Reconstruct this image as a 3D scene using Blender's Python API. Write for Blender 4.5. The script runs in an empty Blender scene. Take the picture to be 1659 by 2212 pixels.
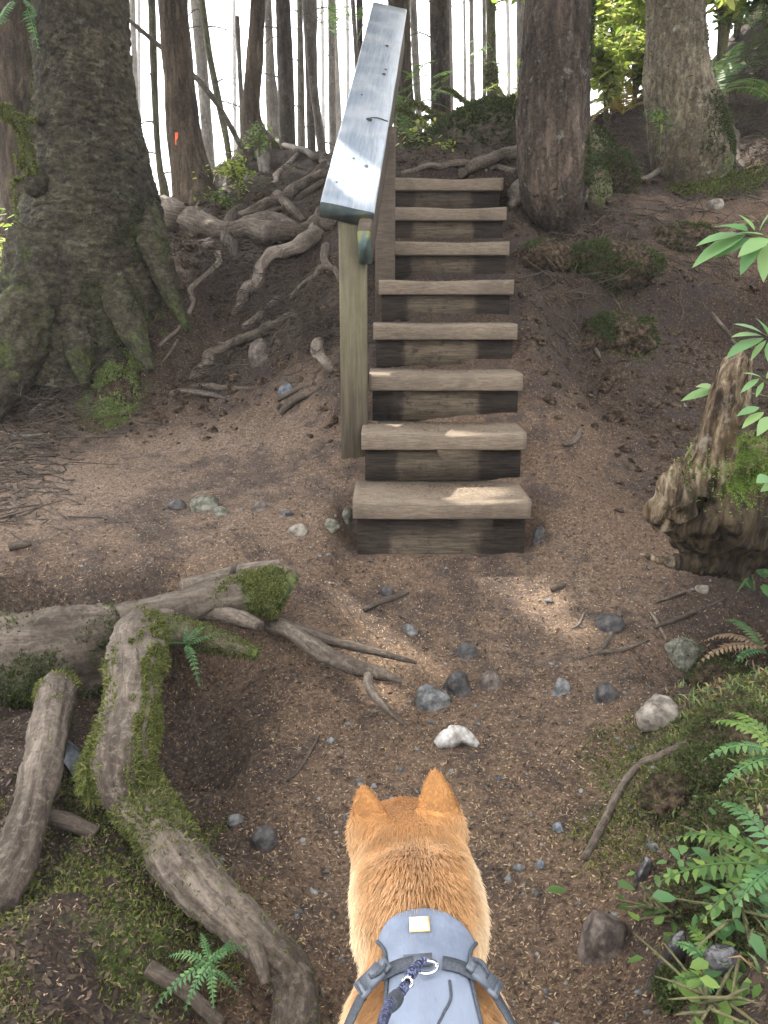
import bpy, math, random
import numpy as np
from mathutils import Vector

rng = np.random.default_rng(7)
random.seed(7)
SC = bpy.context.scene
COL = SC.collection

# ------------------------------------------------------------------ camera
EYE = np.array([0.0, 0.0, 1.40])
PITCH = math.radians(15.0)
cam_data = bpy.data.cameras.new('camera')
cam = bpy.data.objects.new('camera', cam_data)
COL.objects.link(cam)
cam.location = EYE
cam.rotation_euler = (math.pi / 2 - PITCH, 0, 0)
cam_data.sensor_fit = 'VERTICAL'
cam_data.sensor_height = 34.62
cam_data.lens = 26.0
cam_data.clip_start = 0.02
cam_data.clip_end = 600
SC.camera = cam

# ------------------------------------------------------------------ sky, sun, exposure
SUN_DIR = np.array([-0.25, 0.33, 0.91]); SUN_DIR /= np.linalg.norm(SUN_DIR)
sun_el = math.asin(SUN_DIR[2]); sun_az = math.atan2(SUN_DIR[0], SUN_DIR[1])
world = bpy.data.worlds.new('World'); SC.world = world
world.use_nodes = True
wn = world.node_tree; wn.nodes.clear()
w_out = wn.nodes.new('ShaderNodeOutputWorld')
w_bg = wn.nodes.new('ShaderNodeBackground')
w_sky = wn.nodes.new('ShaderNodeTexSky')
w_sky.sky_type = 'NISHITA'; w_sky.sun_disc = False
w_sky.sun_elevation = sun_el; w_sky.sun_rotation = sun_az
w_sky.air_density = 1.0; w_sky.dust_density = 6.0; w_sky.ozone_density = 1.0
w_hsv = wn.nodes.new('ShaderNodeHueSaturation')
w_hsv.inputs['Saturation'].default_value = 0.14
wn.links.new(w_sky.outputs[0], w_hsv.inputs['Color'])
wn.links.new(w_hsv.outputs[0], w_bg.inputs['Color'])
w_bg.inputs['Strength'].default_value = 0.15
wn.links.new(w_bg.outputs[0], w_out.inputs['Surface'])

sun_data = bpy.data.lights.new('sun', 'SUN')
sun_data.energy = 1.7; sun_data.angle = math.radians(0.53); sun_data.color = (1.0, 0.95, 0.86)
sun = bpy.data.objects.new('sun', sun_data); COL.objects.link(sun)
sun.rotation_euler = Vector(tuple(SUN_DIR)).to_track_quat('Z', 'Y').to_euler()
sun.location = (-8, 12, 20)

SC.view_settings.view_transform = 'Standard'
SC.view_settings.look = 'None'
SC.view_settings.gamma = 1.0
SC.view_settings.use_curve_mapping = False
SC.view_settings.exposure = 3.2
HAZE = 0.0021
SC.render.engine = 'CYCLES'
SC.cycles.use_denoising = True
SC.cycles.max_bounces = 6
SC.cycles.diffuse_bounces = 3
SC.cycles.glossy_bounces = 2
SC.cycles.transmission_bounces = 3
SC.cycles.volume_bounces = 1
SC.cycles.transparent_max_bounces = 4

# ------------------------------------------------------------------ points in the place
# a survey of the photograph: picture position (1659 x 2212) + a distance or a height -> a point in metres
F_PX, CX, CY = 1661.0, 829.5, 1106.0
CP, SP = math.cos(PITCH), math.sin(PITCH)

def ray(px, py):
    a = (px - CX) / F_PX; b = (CY - py) / F_PX
    return np.array([a, CP + b * SP, -SP + b * CP])

def AD(px, py, d): return EYE + ray(px, py) * d                 # at depth d
def AY(px, py, y):                                              # on the vertical plane Y = y
    r = ray(px, py); return EYE + r * (y / r[1])
def AZ(px, py, z):                                              # at height z
    r = ray(px, py); return EYE + r * ((z - EYE[2]) / r[2])

# ------------------------------------------------------------------ noise
def _hash(i, j, k):
    n = (i.astype(np.int64) * 73856093) ^ (j.astype(np.int64) * 19349663) ^ (k.astype(np.int64) * 83492791)
    n = (n ^ (n >> 13)) * 1274126177 & 0x7fffffff
    n = (n ^ (n >> 16)) * 668265263 & 0x7fffffff
    return (n & 0xffff) / 65535.0

def vnoise(P):
    P = np.asarray(P, float)
    f = np.floor(P); t = P - f; t = t * t * (3 - 2 * t)
    i, j, k = (f[..., q].astype(np.int64) for q in range(3))
    out = 0
    for a in (0, 1):
        wa = t[..., 0] if a else 1 - t[..., 0]
        for b in (0, 1):
            wb = t[..., 1] if b else 1 - t[..., 1]
            for c in (0, 1):
                wc = t[..., 2] if c else 1 - t[..., 2]
                out = out + wa * wb * wc * _hash(i + a, j + b, k + c)
    return out * 2 - 1

def fbm(P, freq=1.0, octv=4, gain=0.5):
    P = np.asarray(P, float) * freq
    s = 0; a = 1.0; n = 0
    for o in range(octv):
        s = s + a * vnoise(P + 17.3 * o); n += a; a *= gain; P = P * 2.03
    return s / n

def cells(U, seed=0):
    """distance to the nearest and second nearest jittered cell point, and a per-cell value"""
    f = np.floor(U).astype(np.int64)
    d1 = np.full(U.shape[0], 9.0); d2 = d1.copy(); val = np.zeros(U.shape[0])
    for a in (-1, 0, 1):
        for b in (-1, 0, 1):
            ci = f[:, 0] + a; cj = f[:, 1] + b; z = np.full_like(ci, seed)
            x = ci + 0.1 + 0.8 * _hash(ci, cj, z); y = cj + 0.1 + 0.8 * _hash(ci, cj, z + 11)
            d = np.hypot(U[:, 0] - x, U[:, 1] - y)
            v = _hash(ci, cj, z + 23)
            near = d < d1
            d2 = np.where(near, d1, np.minimum(d2, d)); val = np.where(near, v, val); d1 = np.where(near, d, d1)
    return d1, d2, val

def smooth(x, a, b):
    t = np.clip((x - a) / (b - a), 0, 1); return t * t * (3 - 2 * t)

# ------------------------------------------------------------------ meshes and objects
def mesh_data(name, V, Q=None, T=None, mat=None, smooth_shade=True):
    me = bpy.data.meshes.new(name)
    V = np.asarray(V, np.float32).reshape(-1, 3)
    Q = np.zeros((0, 4), np.int32) if Q is None or len(Q) == 0 else np.asarray(Q, np.int32)
    T = np.zeros((0, 3), np.int32) if T is None or len(T) == 0 else np.asarray(T, np.int32)
    me.vertices.add(len(V)); me.vertices.foreach_set('co', V.ravel())
    loops = np.concatenate([Q.ravel(), T.ravel()])
    me.loops.add(len(loops)); me.loops.foreach_set('vertex_index', loops)
    starts = np.concatenate([np.arange(len(Q)) * 4, len(Q) * 4 + np.arange(len(T)) * 3]).astype(np.int32)
    me.polygons.add(len(starts)); me.polygons.foreach_set('loop_start', starts)
    if smooth_shade: me.polygons.foreach_set('use_smooth', np.ones(len(starts), bool))
    me.update(calc_edges=True); me.validate()
    if mat is not None: me.materials.append(mat)
    return me

def tag(o, label=None, cat=None, group=None, kind=None):
    if label: o['label'] = label
    if cat: o['category'] = cat
    if group: o['group'] = group
    if kind: o['kind'] = kind
    return o

def empty(name, loc, label=None, cat=None, group=None):
    o = bpy.data.objects.new(name, None); COL.objects.link(o)
    o.location = tuple(loc); o.empty_display_size = 0.1
    return tag(o, label, cat, group)

def world_loc(o):
    p = np.array(o.location)
    return p + world_loc(o.parent) if o.parent else p

def mk(name, geo, mat, parent=None, smooth_shade=True, origin=None):
    """link one mesh object; geo is in world metres"""
    V, Q, T = geo
    V = np.asarray(V, float)
    if origin is None:
        lo = V.min(0); hi = V.max(0)
        origin = np.array([(lo[0] + hi[0]) / 2, (lo[1] + hi[1]) / 2, lo[2]])
    origin = np.asarray(origin, float)
    me = mesh_data(name, V - origin, Q, T, mat, smooth_shade)
    if getattr(geo, 'grain', None) is not None:
        ga = me.attributes.new('grain', 'FLOAT_VECTOR', 'POINT'); ga.data.foreach_set('vector', np.asarray(geo.grain, np.float32).ravel())
    o = bpy.data.objects.new(name, me); COL.objects.link(o)
    if parent is not None:
        o.parent = parent; o.location = tuple(origin - world_loc(parent))
    else:
        o.location = tuple(origin)
    return o

class Geo(tuple):
    """(verts, quads, tris) that may also carry 'grain': coordinates running with the wood"""
    grain = None

def join(geos):
    geos = list(geos); gr = [getattr(g, 'grain', None) for g in geos]
    Vs, Qs, Ts, n = [], [], [], 0
    for V, Q, T in geos:
        Vs.append(np.asarray(V, float))
        if Q is not None and len(Q): Qs.append(np.asarray(Q) + n)
        if T is not None and len(T): Ts.append(np.asarray(T) + n)
        n += len(V)
    out = Geo((np.concatenate(Vs), np.concatenate(Qs) if Qs else None, np.concatenate(Ts) if Ts else None))
    if all(g is not None for g in gr): out.grain = np.concatenate(gr)
    return out

def attr(o, name, vals):
    a = o.data.attributes.new(name, 'FLOAT', 'POINT')
    a.data.foreach_set('value', np.asarray(vals, np.float32))

def spline(pts, n):
    """Catmull-Rom through rows of pts (any number of columns)"""
    P = np.asarray(pts, float)
    if len(P) == 2:
        t = np.linspace(0, 1, n)[:, None]; return P[0] * (1 - t) + P[1] * t
    E = np.vstack([2 * P[0] - P[1], P, 2 * P[-1] - P[-2]])
    seg = len(P) - 1
    u = np.linspace(0, seg - 1e-9, n); k = u.astype(int); t = (u - k)[:, None]
    p0, p1, p2, p3 = E[k], E[k + 1], E[k + 2], E[k + 3]
    return 0.5 * ((2 * p1) + (p2 - p0) * t + (2 * p0 - 5 * p1 + 4 * p2 - p3) * t ** 2 + (3 * p1 - p0 - 3 * p2 + p3) * t ** 3)

def frames(P):
    Tn = np.gradient(P, axis=0); Tn /= np.linalg.norm(Tn, axis=1)[:, None] + 1e-12
    up = np.array([0, 0, 1.0]) if abs(Tn[0, 2]) < 0.9 else np.array([0, 1.0, 0])
    A = np.zeros_like(P); B = np.zeros_like(P)
    a = up - Tn[0] * up.dot(Tn[0]); a /= np.linalg.norm(a)
    for i in range(len(P)):
        a = a - Tn[i] * a.dot(Tn[i]); a /= np.linalg.norm(a) + 1e-12
        A[i] = a; B[i] = np.cross(Tn[i], a)
    return Tn, A, B

def grid_faces(n, m, wrap=True):
    i = np.arange(n - 1)[:, None]; j = np.arange(m if wrap else m - 1)[None, :]
    j2 = (j + 1) % m
    return np.stack([i * m + j, i * m + j2, (i + 1) * m + j2, (i + 1) * m + j], -1).reshape(-1, 4)

def tube(pts, radii, seg=10, n=None, rough=0.0, freq=6.0, flat=1.0, caps=True, seed=0.0, round_end=False, ridge=0.16):
    """rounded tube along a spline; rough = radial noise as a share of the radius"""
    pts = np.asarray(pts, float)
    n = n or max(4, 6 * len(pts))
    R = np.asarray(radii, float).reshape(-1, 1)
    if len(R) == 1: R = np.repeat(R, len(pts), 0)
    PR = spline(np.hstack([pts, R]), n)
    P, r = PR[:, :3], np.maximum(PR[:, 3], 0.0006)
    if round_end:
        r = r.copy(); r[-1] *= 0.55; r[-2] *= 0.9
    Tn, A, B = frames(P)
    th = np.linspace(0, 2 * math.pi, seg, endpoint=False)
    D = A[:, None] * np.cos(th)[None, :, None] * flat + B[:, None] * np.sin(th)[None, :, None]
    V = P[:, None] + D * r[:, None, None]
    if rough:
        nz = fbm(V + seed * 3.1 + 5, freq, 4, .6) * .75 + fbm(V + seed * 1.7, freq * .35, 2) * .6
        V = V + D * (nz * rough * r[:, None])[..., None]
        if seg >= 16 and ridge:                                     # fibres and furrows running along the wood
            arc = np.concatenate([[0], np.cumsum(np.linalg.norm(np.diff(P, axis=0), axis=1))])[:, None] + 0 * th[None]
            U = np.stack([np.cos(th)[None] + 0 * arc, np.sin(th)[None] + 0 * arc, arc * 2.2 + seed], -1)
            rg = 1 - 2 * np.abs(fbm(U, 2.6, 3, .6)); fine = fbm(V + 3, 42, 3, .6)
            V = V + D * (((rg - .5) * ridge + fine * .10) * r[:, None])[..., None]
    arc_ = np.concatenate([[0], np.cumsum(np.linalg.norm(np.diff(P, axis=0), axis=1))])[:, None] + 0 * th[None]
    gr = np.stack([np.cos(th)[None] * r[:, None] + seed, np.sin(th)[None] * r[:, None], arc_ * .16], -1).reshape(-1, 3)
    if caps: gr = np.vstack([gr, [seed, 0, 0], [seed, 0, arc_[-1, 0] * .16]])
    V = V.reshape(-1, 3); Q = grid_faces(n, seg)
    if caps:
        V = np.vstack([V, P[0], P[-1]]); j = np.arange(seg); j2 = (j + 1) % seg
        T = np.vstack([np.stack([j2, j, np.full(seg, n * seg)], 1),
                       np.stack([(n - 1) * seg + j, (n - 1) * seg + j2, np.full(seg, n * seg + 1)], 1)])
    else: T = None
    out = Geo((V, Q, T)); out.grain = gr; return out

def box(c, size, rot=None, bev=0.0):
    """box with chamfered long edges when bev > 0; rot = 3x3"""
    sx, sy, sz = (s / 2 for s in size)
    if bev:
        b = bev
        sec = np.array([[-sy + b, -sz], [sy - b, -sz], [sy, -sz + b], [sy, sz - b], [sy - b, sz], [-sy + b, sz], [-sy, sz - b], [-sy, -sz + b]])
        m = 8
        V = np.vstack([np.column_stack([np.full(m, x), sec]) for x in (-sx, sx)])
        Q = grid_faces(2, m)
        T = [[0, i + 1, i] for i in range(1, m - 1)] + [[m, m + i, m + i + 1] for i in range(1, m - 1)]
    else:
        V = np.array([[x, y, z] for x in (-sx, sx) for y in (-sy, sy) for z in (-sz, sz)])
        Q = np.array([[0, 1, 3, 2], [4, 6, 7, 5], [0, 4, 5, 1], [2, 3, 7, 6], [0, 2, 6, 4], [1, 5, 7, 3]]); T = None
    if rot is not None: V = V @ np.asarray(rot).T
    return (V + np.asarray(c), Q, T)

def sample(geo, n, keep=None):
    """random points on a surface: positions, normals"""
    V, Q, T = geo; V = np.asarray(V)
    tri = []
    if Q is not None and len(Q): Q = np.asarray(Q); tri += [Q[:, [0, 1, 2]], Q[:, [0, 2, 3]]]
    if T is not None and len(T): tri.append(np.asarray(T))
    tri = np.concatenate(tri)
    a, b, c = V[tri[:, 0]], V[tri[:, 1]], V[tri[:, 2]]
    N = np.cross(b - a, c - a); ar = np.linalg.norm(N, axis=1); N /= ar[:, None] + 1e-12
    if keep is not None: ar = ar * keep((a + b + c) / 3, N)
    k = rng.choice(len(tri), n, p=ar / ar.sum())
    u = rng.random(n); v = rng.random(n); f = u + v > 1; u[f] = 1 - u[f]; v[f] = 1 - v[f]
    return a[k] + (b[k] - a[k]) * u[:, None] + (c[k] - a[k]) * v[:, None], N[k]

def unit(v): return v / (np.linalg.norm(v, axis=-1, keepdims=True) + 1e-12)

def blades(P, D, L, W, bend=0.3):
    """one thin folded triangle pair per point: P root, D direction, L length, W width"""
    n = len(P)
    S = unit(np.cross(D, unit(rng.normal(size=(n, 3)))))
    L = np.broadcast_to(L, n)[:, None]; W = np.broadcast_to(W, n)[:, None]
    mid = P + D * L * 0.55; tip = P + D * L * 0.85 + unit(np.cross(D, S)) * L * bend - np.array([0, 0, 1]) * L * bend * 0.4
    V = np.stack([P - S * W * 0.5, P + S * W * 0.5, mid + S * W * 0.4, mid - S * W * 0.4, tip], 1).reshape(-1, 3)
    k = np.arange(n)[:, None] * 5
    return (V, k + np.array([[0, 1, 2, 3]]), k + np.array([[3, 2, 4]]))

def moss_on(geo, n, keep, L=(0.006, 0.018), W=0.004, up=0.5):
    P, N = sample(geo, n, keep)
    D = unit(N + np.array([0, 0, up]) + rng.normal(size=P.shape) * 0.55)
    return blades(P - N * 0.002, D, rng.uniform(L[0], L[1], n), W * rng.uniform(0.6, 1.5, n), 0.35)

# ------------------------------------------------------------------ materials
def srgb(r, g, b): return tuple(((c / 12.92) if c <= 0.04045 else ((c + 0.055) / 1.055) ** 2.4) for c in (r / 255, g / 255, b / 255))

class Mat:
    def __init__(s, name):
        s.m = bpy.data.materials.new(name); s.m.use_nodes = True; s.t = s.m.node_tree
        s.b = s.t.nodes['Principled BSDF']; s.out = s.t.nodes['Material Output']
        s.tc = s.t.nodes.new('ShaderNodeTexCoord')
    def n(s, kind, **kw):
        nd = s.t.nodes.new(kind)
        for k, v in kw.items():
            if k[0].islower(): setattr(nd, k, v)
            else:
                i = nd.inputs[k.replace('_', ' ')]
                if hasattr(v, 'is_linked') or isinstance(v, bpy.types.NodeSocket): s.t.links.new(v, i)
                else: i.default_value = v
        return nd
    def link(s, a, b): s.t.links.new(a, b)
    def coords(s, scale=(1, 1, 1), kind='Object'):
        mp = s.n('ShaderNodeMapping'); mp.inputs['Scale'].default_value = scale
        s.link(s.tc.outputs[kind], mp.inputs['Vector']); return mp.outputs[0]
    def noise(s, vec, scale, detail=6, rough=0.6, dist=0.0):
        nd = s.n('ShaderNodeTexNoise'); s.link(vec, nd.inputs['Vector'])
        nd.inputs['Scale'].default_value = scale; nd.inputs['Detail'].default_value = detail
        nd.inputs['Roughness'].default_value = rough; nd.inputs['Distortion'].default_value = dist
        return nd.outputs['Fac']
    def ramp(s, fac, stops):
        nd = s.n('ShaderNodeValToRGB'); cr = nd.color_ramp
        while len(cr.elements) < len(stops): cr.elements.new(0.5)
        if stops[0][0] > 0 and stops[-1][0] < 1: stops = [(.5 + (p - .5) * .58, c) for p, c in stops]   # noise keeps near its middle
        for e, (p, c) in zip(cr.elements, stops):
            e.position = p; e.color = (*c, 1) if len(c) == 3 else c
        s.link(fac, nd.inputs['Fac']); return nd.outputs['Color']
    def mix(s, fac, a, b, mode='MIX'):
        nd = s.n('ShaderNodeMix', data_type='RGBA', blend_type=mode)
        for sock, v in ((nd.inputs['Factor'], fac), (nd.inputs['A'], a), (nd.inputs['B'], b)):
            pass
        ins = [i for i in nd.inputs if i.enabled]
        for i, v in zip(ins, (fac, a, b)):
            if isinstance(v, bpy.types.NodeSocket): s.link(v, i)
            else: i.default_value = v if not isinstance(v, tuple) or len(v) == 4 else (*v, 1)
        return [o for o in nd.outputs if o.enabled][0]
    def math(s, op, a, b=None, clamp=False):
        nd = s.n('ShaderNodeMath', operation=op, use_clamp=clamp)
        for i, v in enumerate((a, b)):
            if v is None: continue
            if isinstance(v, bpy.types.NodeSocket): s.link(v, nd.inputs[i])
            else: nd.inputs[i].default_value = v
        return nd.outputs[0]
    def mapr(s, v, a, b, c=0.0, d=1.0):
        nd = s.n('ShaderNodeMapRange', interpolation_type='SMOOTHSTEP'); s.link(v, nd.inputs[0])
        for i, x in enumerate((a, b, c, d)): nd.inputs[i + 1].default_value = x
        return nd.outputs[0]
    def bump(s, h, strength=0.5, dist=0.01):
        nd = s.n('ShaderNodeBump'); s.link(h, nd.inputs['Height'])
        nd.inputs['Strength'].default_value = strength; nd.inputs['Distance'].default_value = dist
        prev = s.b.inputs['Normal']
        if prev.is_linked: s.link(prev.links[0].from_socket, nd.inputs['Normal'])
        s.link(nd.outputs[0], s.b.inputs['Normal'])
    def color(s, c): s.link(c, s.b.inputs['Base Color'])
    def fin(s, rough=0.8, spec=0.3):
        s.b.inputs['Roughness'].default_value = rough; s.b.inputs['Specular IOR Level'].default_value = spec
        return s.m

def m_plain(name, stops, scale=30, rough=0.8, spec=0.3, bump=0.3, bdist=0.004, stretch=(1, 1, 1), detail=7):
    M = Mat(name); v = M.coords(stretch)
    f = M.noise(v, scale, detail, 0.65)
    M.color(M.ramp(f, stops))
    if bump: M.bump(M.noise(v, scale * 2.2, 5, 0.6), bump, bdist)
    return M.fin(rough, spec)

MOSS_A, MOSS_B = (0.026, 0.036, 0.010), (0.095, 0.12, 0.028)
def m_bark(name, c0, c1, c2, stretch=(1, 1, 0.35), scale=22, moss=0.0, moss_scale=3.0, bump=0.9, bdist=0.02, rough=0.9, lichen=0.0, grain=False):
    """bark: ridged noise along the grain, moss where the noise says so (or the 'moss' attribute)"""
    M = Mat(name); v = M.coords(stretch); u = M.coords((1, 1, 1))
    if grain: v = M.n('ShaderNodeAttribute', attribute_name='grain').outputs['Vector']; scale = scale * 1.6
    f = M.noise(v, scale, 8, 0.72, 0.6); big = M.noise(u, 2.2, 4, 0.6)
    c = M.ramp(f, [(0.28, c0), (0.5, c1), (0.72, c2)])
    c = M.mix(M.mapr(big, 0.38, 0.66), M.mix(0.15, c, c2 + (1,)), M.mix(0.65, c, c0 + (1,)), 'MIX')
    if lichen:
        c = M.mix(M.math('MULTIPLY', M.mapr(M.noise(u, 16, 4, 0.7), 0.58, 0.68), lichen), c, (0.30, 0.33, 0.26, 1))
    if moss:
        at = M.n('ShaderNodeAttribute', attribute_name='moss')
        mm = M.math('ADD', at.outputs['Fac'], M.math('MULTIPLY', M.noise(u, moss_scale, 6, 0.7), 1.0))
        mk_ = M.mapr(mm, 1.0 - moss, 1.18 - moss)
        mc = M.ramp(M.noise(u, 40, 5, 0.7), [(0.3, MOSS_A), (0.7, MOSS_B)])
        c = M.mix(mk_, c, mc)
    tn = M.n('ShaderNodeAttribute', attribute_name='tone')
    k = M.math('ADD', M.math('MULTIPLY', tn.outputs['Fac'], 1.3), 1.0)
    cm = M.n('ShaderNodeCombineColor'); [M.link(k, cm.inputs[i]) for i in range(3)]
    c = M.mix(1.0, c, cm.outputs[0], 'MULTIPLY')
    spk = M.noise(u, 55, 6, 0.75)
    c = M.mix(M.math('MULTIPLY', M.mapr(spk, 0.50, 0.66), 0.5), c, c2 + (1,)); c = M.mix(M.math('MULTIPLY', M.mapr(spk, 0.48, 0.34), 0.6), c, c0 + (1,))
    M.color(c); M.bump(f, bump, bdist); M.bump(M.noise(u, 90, 5, 0.75), 0.7, 0.006)
    return M.fin(rough, 0.2)

def m_leaf(name, stops, trans=0.5, scale=9, rough=0.5, spec=0.35):
    """thin leaf: lets light through; each leaf island gets its own tone"""
    M = Mat(name)
    gi = M.n('ShaderNodeNewGeometry'); oi = M.n('ShaderNodeObjectInfo')
    f = M.math('FRACT', M.math('ADD', gi.outputs['Random Per Island'], oi.outputs['Random']))
    c = M.ramp(f, stops)
    c = M.mix(M.math('MULTIPLY', M.noise(M.coords(), scale * 5, 3, 0.6), 0.35), c, M.mix(0.5, c, (0.02, 0.03, 0.01, 1)))
    M.color(c); M.fin(rough, spec)
    tr = M.n('ShaderNodeBsdfTranslucent'); M.link(c, tr.inputs['Color'])
    mx = M.n('ShaderNodeMixShader'); mx.inputs[0].default_value = trans
    M.link(M.b.outputs[0], mx.inputs[1]); M.link(tr.outputs[0], mx.inputs[2])
    M.link(mx.outputs[0], M.out.inputs['Surface'])
    return M.m
# ------------------------------------------------------------------ the lie of the land
cps = []
for px, py, d in [
    # stairs and trail to the left of them
    (950, 1240, 3.2), (700, 1130, 3.16), (300, 1200, 2.9), (0, 1250, 2.7), (300, 1000, 3.9), (0, 1000, 3.8), (300, 870, 4.6),
    (600, 900, 4.1), (765, 985, 3.62), (640, 1000, 3.66), (480, 1080, 3.4), (150, 1100, 3.3), (60, 870, 4.5), (720, 820, 3.98), (1250, 1150, 3.2),
    (640, 1330, 2.72), (500, 1220, 2.9),
    # bank under the spruce and the roots
    (200, 745, 4.75), (500, 600, 4.95), (600, 750, 4.42), (450, 765, 4.7), (700, 650, 4.5), (600, 490, 5.3), (705, 490, 5.0),
    (500, 410, 6.2), (600, 365, 7.0), (565, 320, 8.0), (690, 352, 7.0), (640, 330, 7.6), (420, 440, 6.6), (345, 565, 4.95), (300, 660, 4.72), (255, 735, 4.62), (470, 370, 7.6),
    (20, 525, 6.2), (20, 680, 5.4), (20, 800, 4.85), (100, 640, 5.8), (760, 600, 4.6),
    # right of the stairs
    (1160, 1205, 3.1), (1150, 985, 3.5), (1140, 850, 3.72), (1130, 740, 3.95), (1120, 620, 4.2), (1110, 490, 4.75), (1105, 430, 5.0),
    (1300, 1180, 3.15), (1400, 1000, 3.75), (1300, 900, 3.9), (1420, 820, 4.25), (1250, 790, 4.1), (1230, 620, 4.52), (1300, 690, 4.34),
    (1600, 700, 4.7), (1659, 900, 3.95), (1500, 640, 4.75), (1380, 620, 4.5), (1350, 740, 4.2),
    (1210, 503, 4.98), (1160, 480, 4.98), (1215, 540, 4.78), (1330, 520, 4.92), (1340, 450, 5.0), (1450, 450, 5.15), (1560, 460, 5.1), (1655, 440, 5.2), (1500, 500, 5.05), (1620, 500, 5.1), (1600, 570, 4.95),
    (1480, 408, 5.7), (1600, 400, 5.6), (1340, 370, 5.8), (1380, 300, 6.3), (1300, 255, 6.9), (1345, 225, 7.1), (1392, 200, 7.2), (1600, 300, 6.4), (1620, 200, 6.8), (1640, 90, 7.3), (1560, 170, 7.2),
    # landing
    (960, 376, 4.98), (900, 372, 5.1), (1060, 372, 5.1), (1000, 340, 5.9), (900, 345, 6.0), (1000, 308, 6.6), (920, 320, 7.0), (1090, 300, 6.6), (1200, 300, 7.0),
]:
    cps.append(AD(px, py, d))
for px, py, z in [
    (830, 2212, 0.0), (830, 1900, 0.06), (900, 1600, 0.13), (950, 1400, 0.22), (1150, 1400, 0.23), (800, 1300, 0.29), (1150, 1700, 0.12), (700, 1900, 0.06),
    (1050, 2100, 0.03), (600, 1750, 0.12), (560, 1560, 0.13), (430, 1680, 0.06), (440, 1820, 0.07), (540, 1960, 0.10),
    (100, 1640, 0.27), (200, 1800, 0.24), (40, 1850, 0.27), (100, 2000, 0.28), (300, 2010, 0.20), (400, 2150, 0.13), (100, 2200, 0.27), (280, 2200, 0.2), (620, 2200, 0.05),
    (600, 1440, 0.21), (480, 1490, 0.10), (60, 1450, 0.22), (250, 1480, 0.20), (200, 1330, 0.42),
    (1659, 1500, 0.44), (1659, 2100, 0.38), (1400, 2130, 0.14), (1300, 1920, 0.10), (1450, 1480, 0.31), (1600, 1320, 0.30), (1350, 1700, 0.13),
    (1500, 1750, 0.25), (1600, 1650, 0.37), (1500, 1950, 0.24), (1200, 2200, 0.02), (1350, 1400, 0.26), (1520, 1400, 0.32)]:
    cps.append(AZ(px, py, z))
cps += [np.array(p, float) for p in [
    (0, -2, -0.25), (-3, -2, 0.1), (3, -2, 0.4), (0, 0, -0.08), (-1.5, 0.2, 0.3), (1.4, 0.4, 0.5), (-3, 1.5, 0.45), (-4, 3, 0.7), (3, 2, 0.9), (3.5, 4, 1.7), (4.5, 6, 3.3), (1.75, 2.45, 0.60), (2.3, 2.6, 0.72), (1.9, 1.8, .5),
    (-5, 5, 0.9), (-6, 7, 0.8), (-8, 9, -0.5), (-3.5, 7, 1.5), (-3.2, 9, 1.3), (0.8, 9, 2.2), (2, 10, 2.4), (-1.5, 11, 1.8), (-4, 13, 0.2), (1, 14, 0.6), (4, 9, 4.6), (5, 12, 4.6), (7, 7, 5.2),
    (3.2, 9.5, 3.4), (2.6, 12, 2.6), (-12, 14, -3), (0, 22, -3.0), (9, 16, 5), (9, 26, 0), (-10, 26, -5), (14, 8, 8), (-16, 4, -2), (-10, 0, -0.5), (8, 0, 2), (0, -8, -1),
    (30, 10, 11), (-30, 10, -7), (0, 45, -7), (30, 45, 2), (-30, 45, -9), (-30, -20, -5), (30, -20, 4), (0, -25, -3)]]
cps = np.array(cps)
_N = len(cps)
_r = np.linalg.norm(cps[:, None, :2] - cps[None, :, :2], axis=2)
_A = np.zeros((_N + 3, _N + 3)); _A[:_N, :_N] = -_r + np.eye(_N) * 0.02
_A[:_N, _N] = 1; _A[:_N, _N + 1:] = cps[:, :2]; _A[_N:, :_N] = _A[:_N, _N:].T
_w = np.linalg.solve(_A, np.concatenate([cps[:, 2], np.zeros(3)]))

# the staircase: centre x, front y and top z of each tread, bottom to top
TREADS = [(0.234, 3.000, 0.643), (0.261, 3.320, 0.868), (0.290, 3.630, 1.093), (0.306, 3.940, 1.314),
          (0.332, 4.265, 1.536), (0.354, 4.615, 1.757), (0.384, 4.975, 1.980), (0.406, 5.310, 2.195)]
ST_W, ST_T = 0.72, 0.078

def ground_smooth(XY):
    XY = np.asarray(XY, float).reshape(-1, 2); out = np.empty(len(XY))
    for s in range(0, len(XY), 20000):
        q = XY[s:s + 20000]
        r = np.linalg.norm(q[:, None] - cps[None, :, :2], axis=2)
        out[s:s + 20000] = -r @ _w[:_N] + _w[_N] + q @ _w[_N + 1:]
    return out

def path_mask(x, y):
    """1 on the trodden trail, 0 on the banks"""
    c = np.interp(y, [0, 1.2, 2.2, 3.0, 3.4], [0.1, 0.1, 0.25, 0.1, -0.3]); w = np.interp(y, [0, 1.2, 2.2, 3.0, 3.6, 4.6], [0.5, 0.5, 0.75, 1.4, 1.7, 1.2])
    m = (1 - smooth(np.abs(x - c), w * 0.7, w * 1.15)) * np.maximum(smooth(x, -.50, -.22), smooth(y, 2.25, 2.4))
    left = smooth(-x, 0.1, 0.4) * smooth(y, 2.5, 2.75) * (1 - smooth(y, 3.9, 4.6))
    ledge = smooth(x, 1.5, 1.8) * smooth(y, 5.0, 5.2) * (1 - smooth(y, 5.6, 5.9))
    return np.clip(np.maximum(np.maximum(m * (1 - smooth(y, 3.6, 4.2)), left), ledge), 0, 1)

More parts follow.
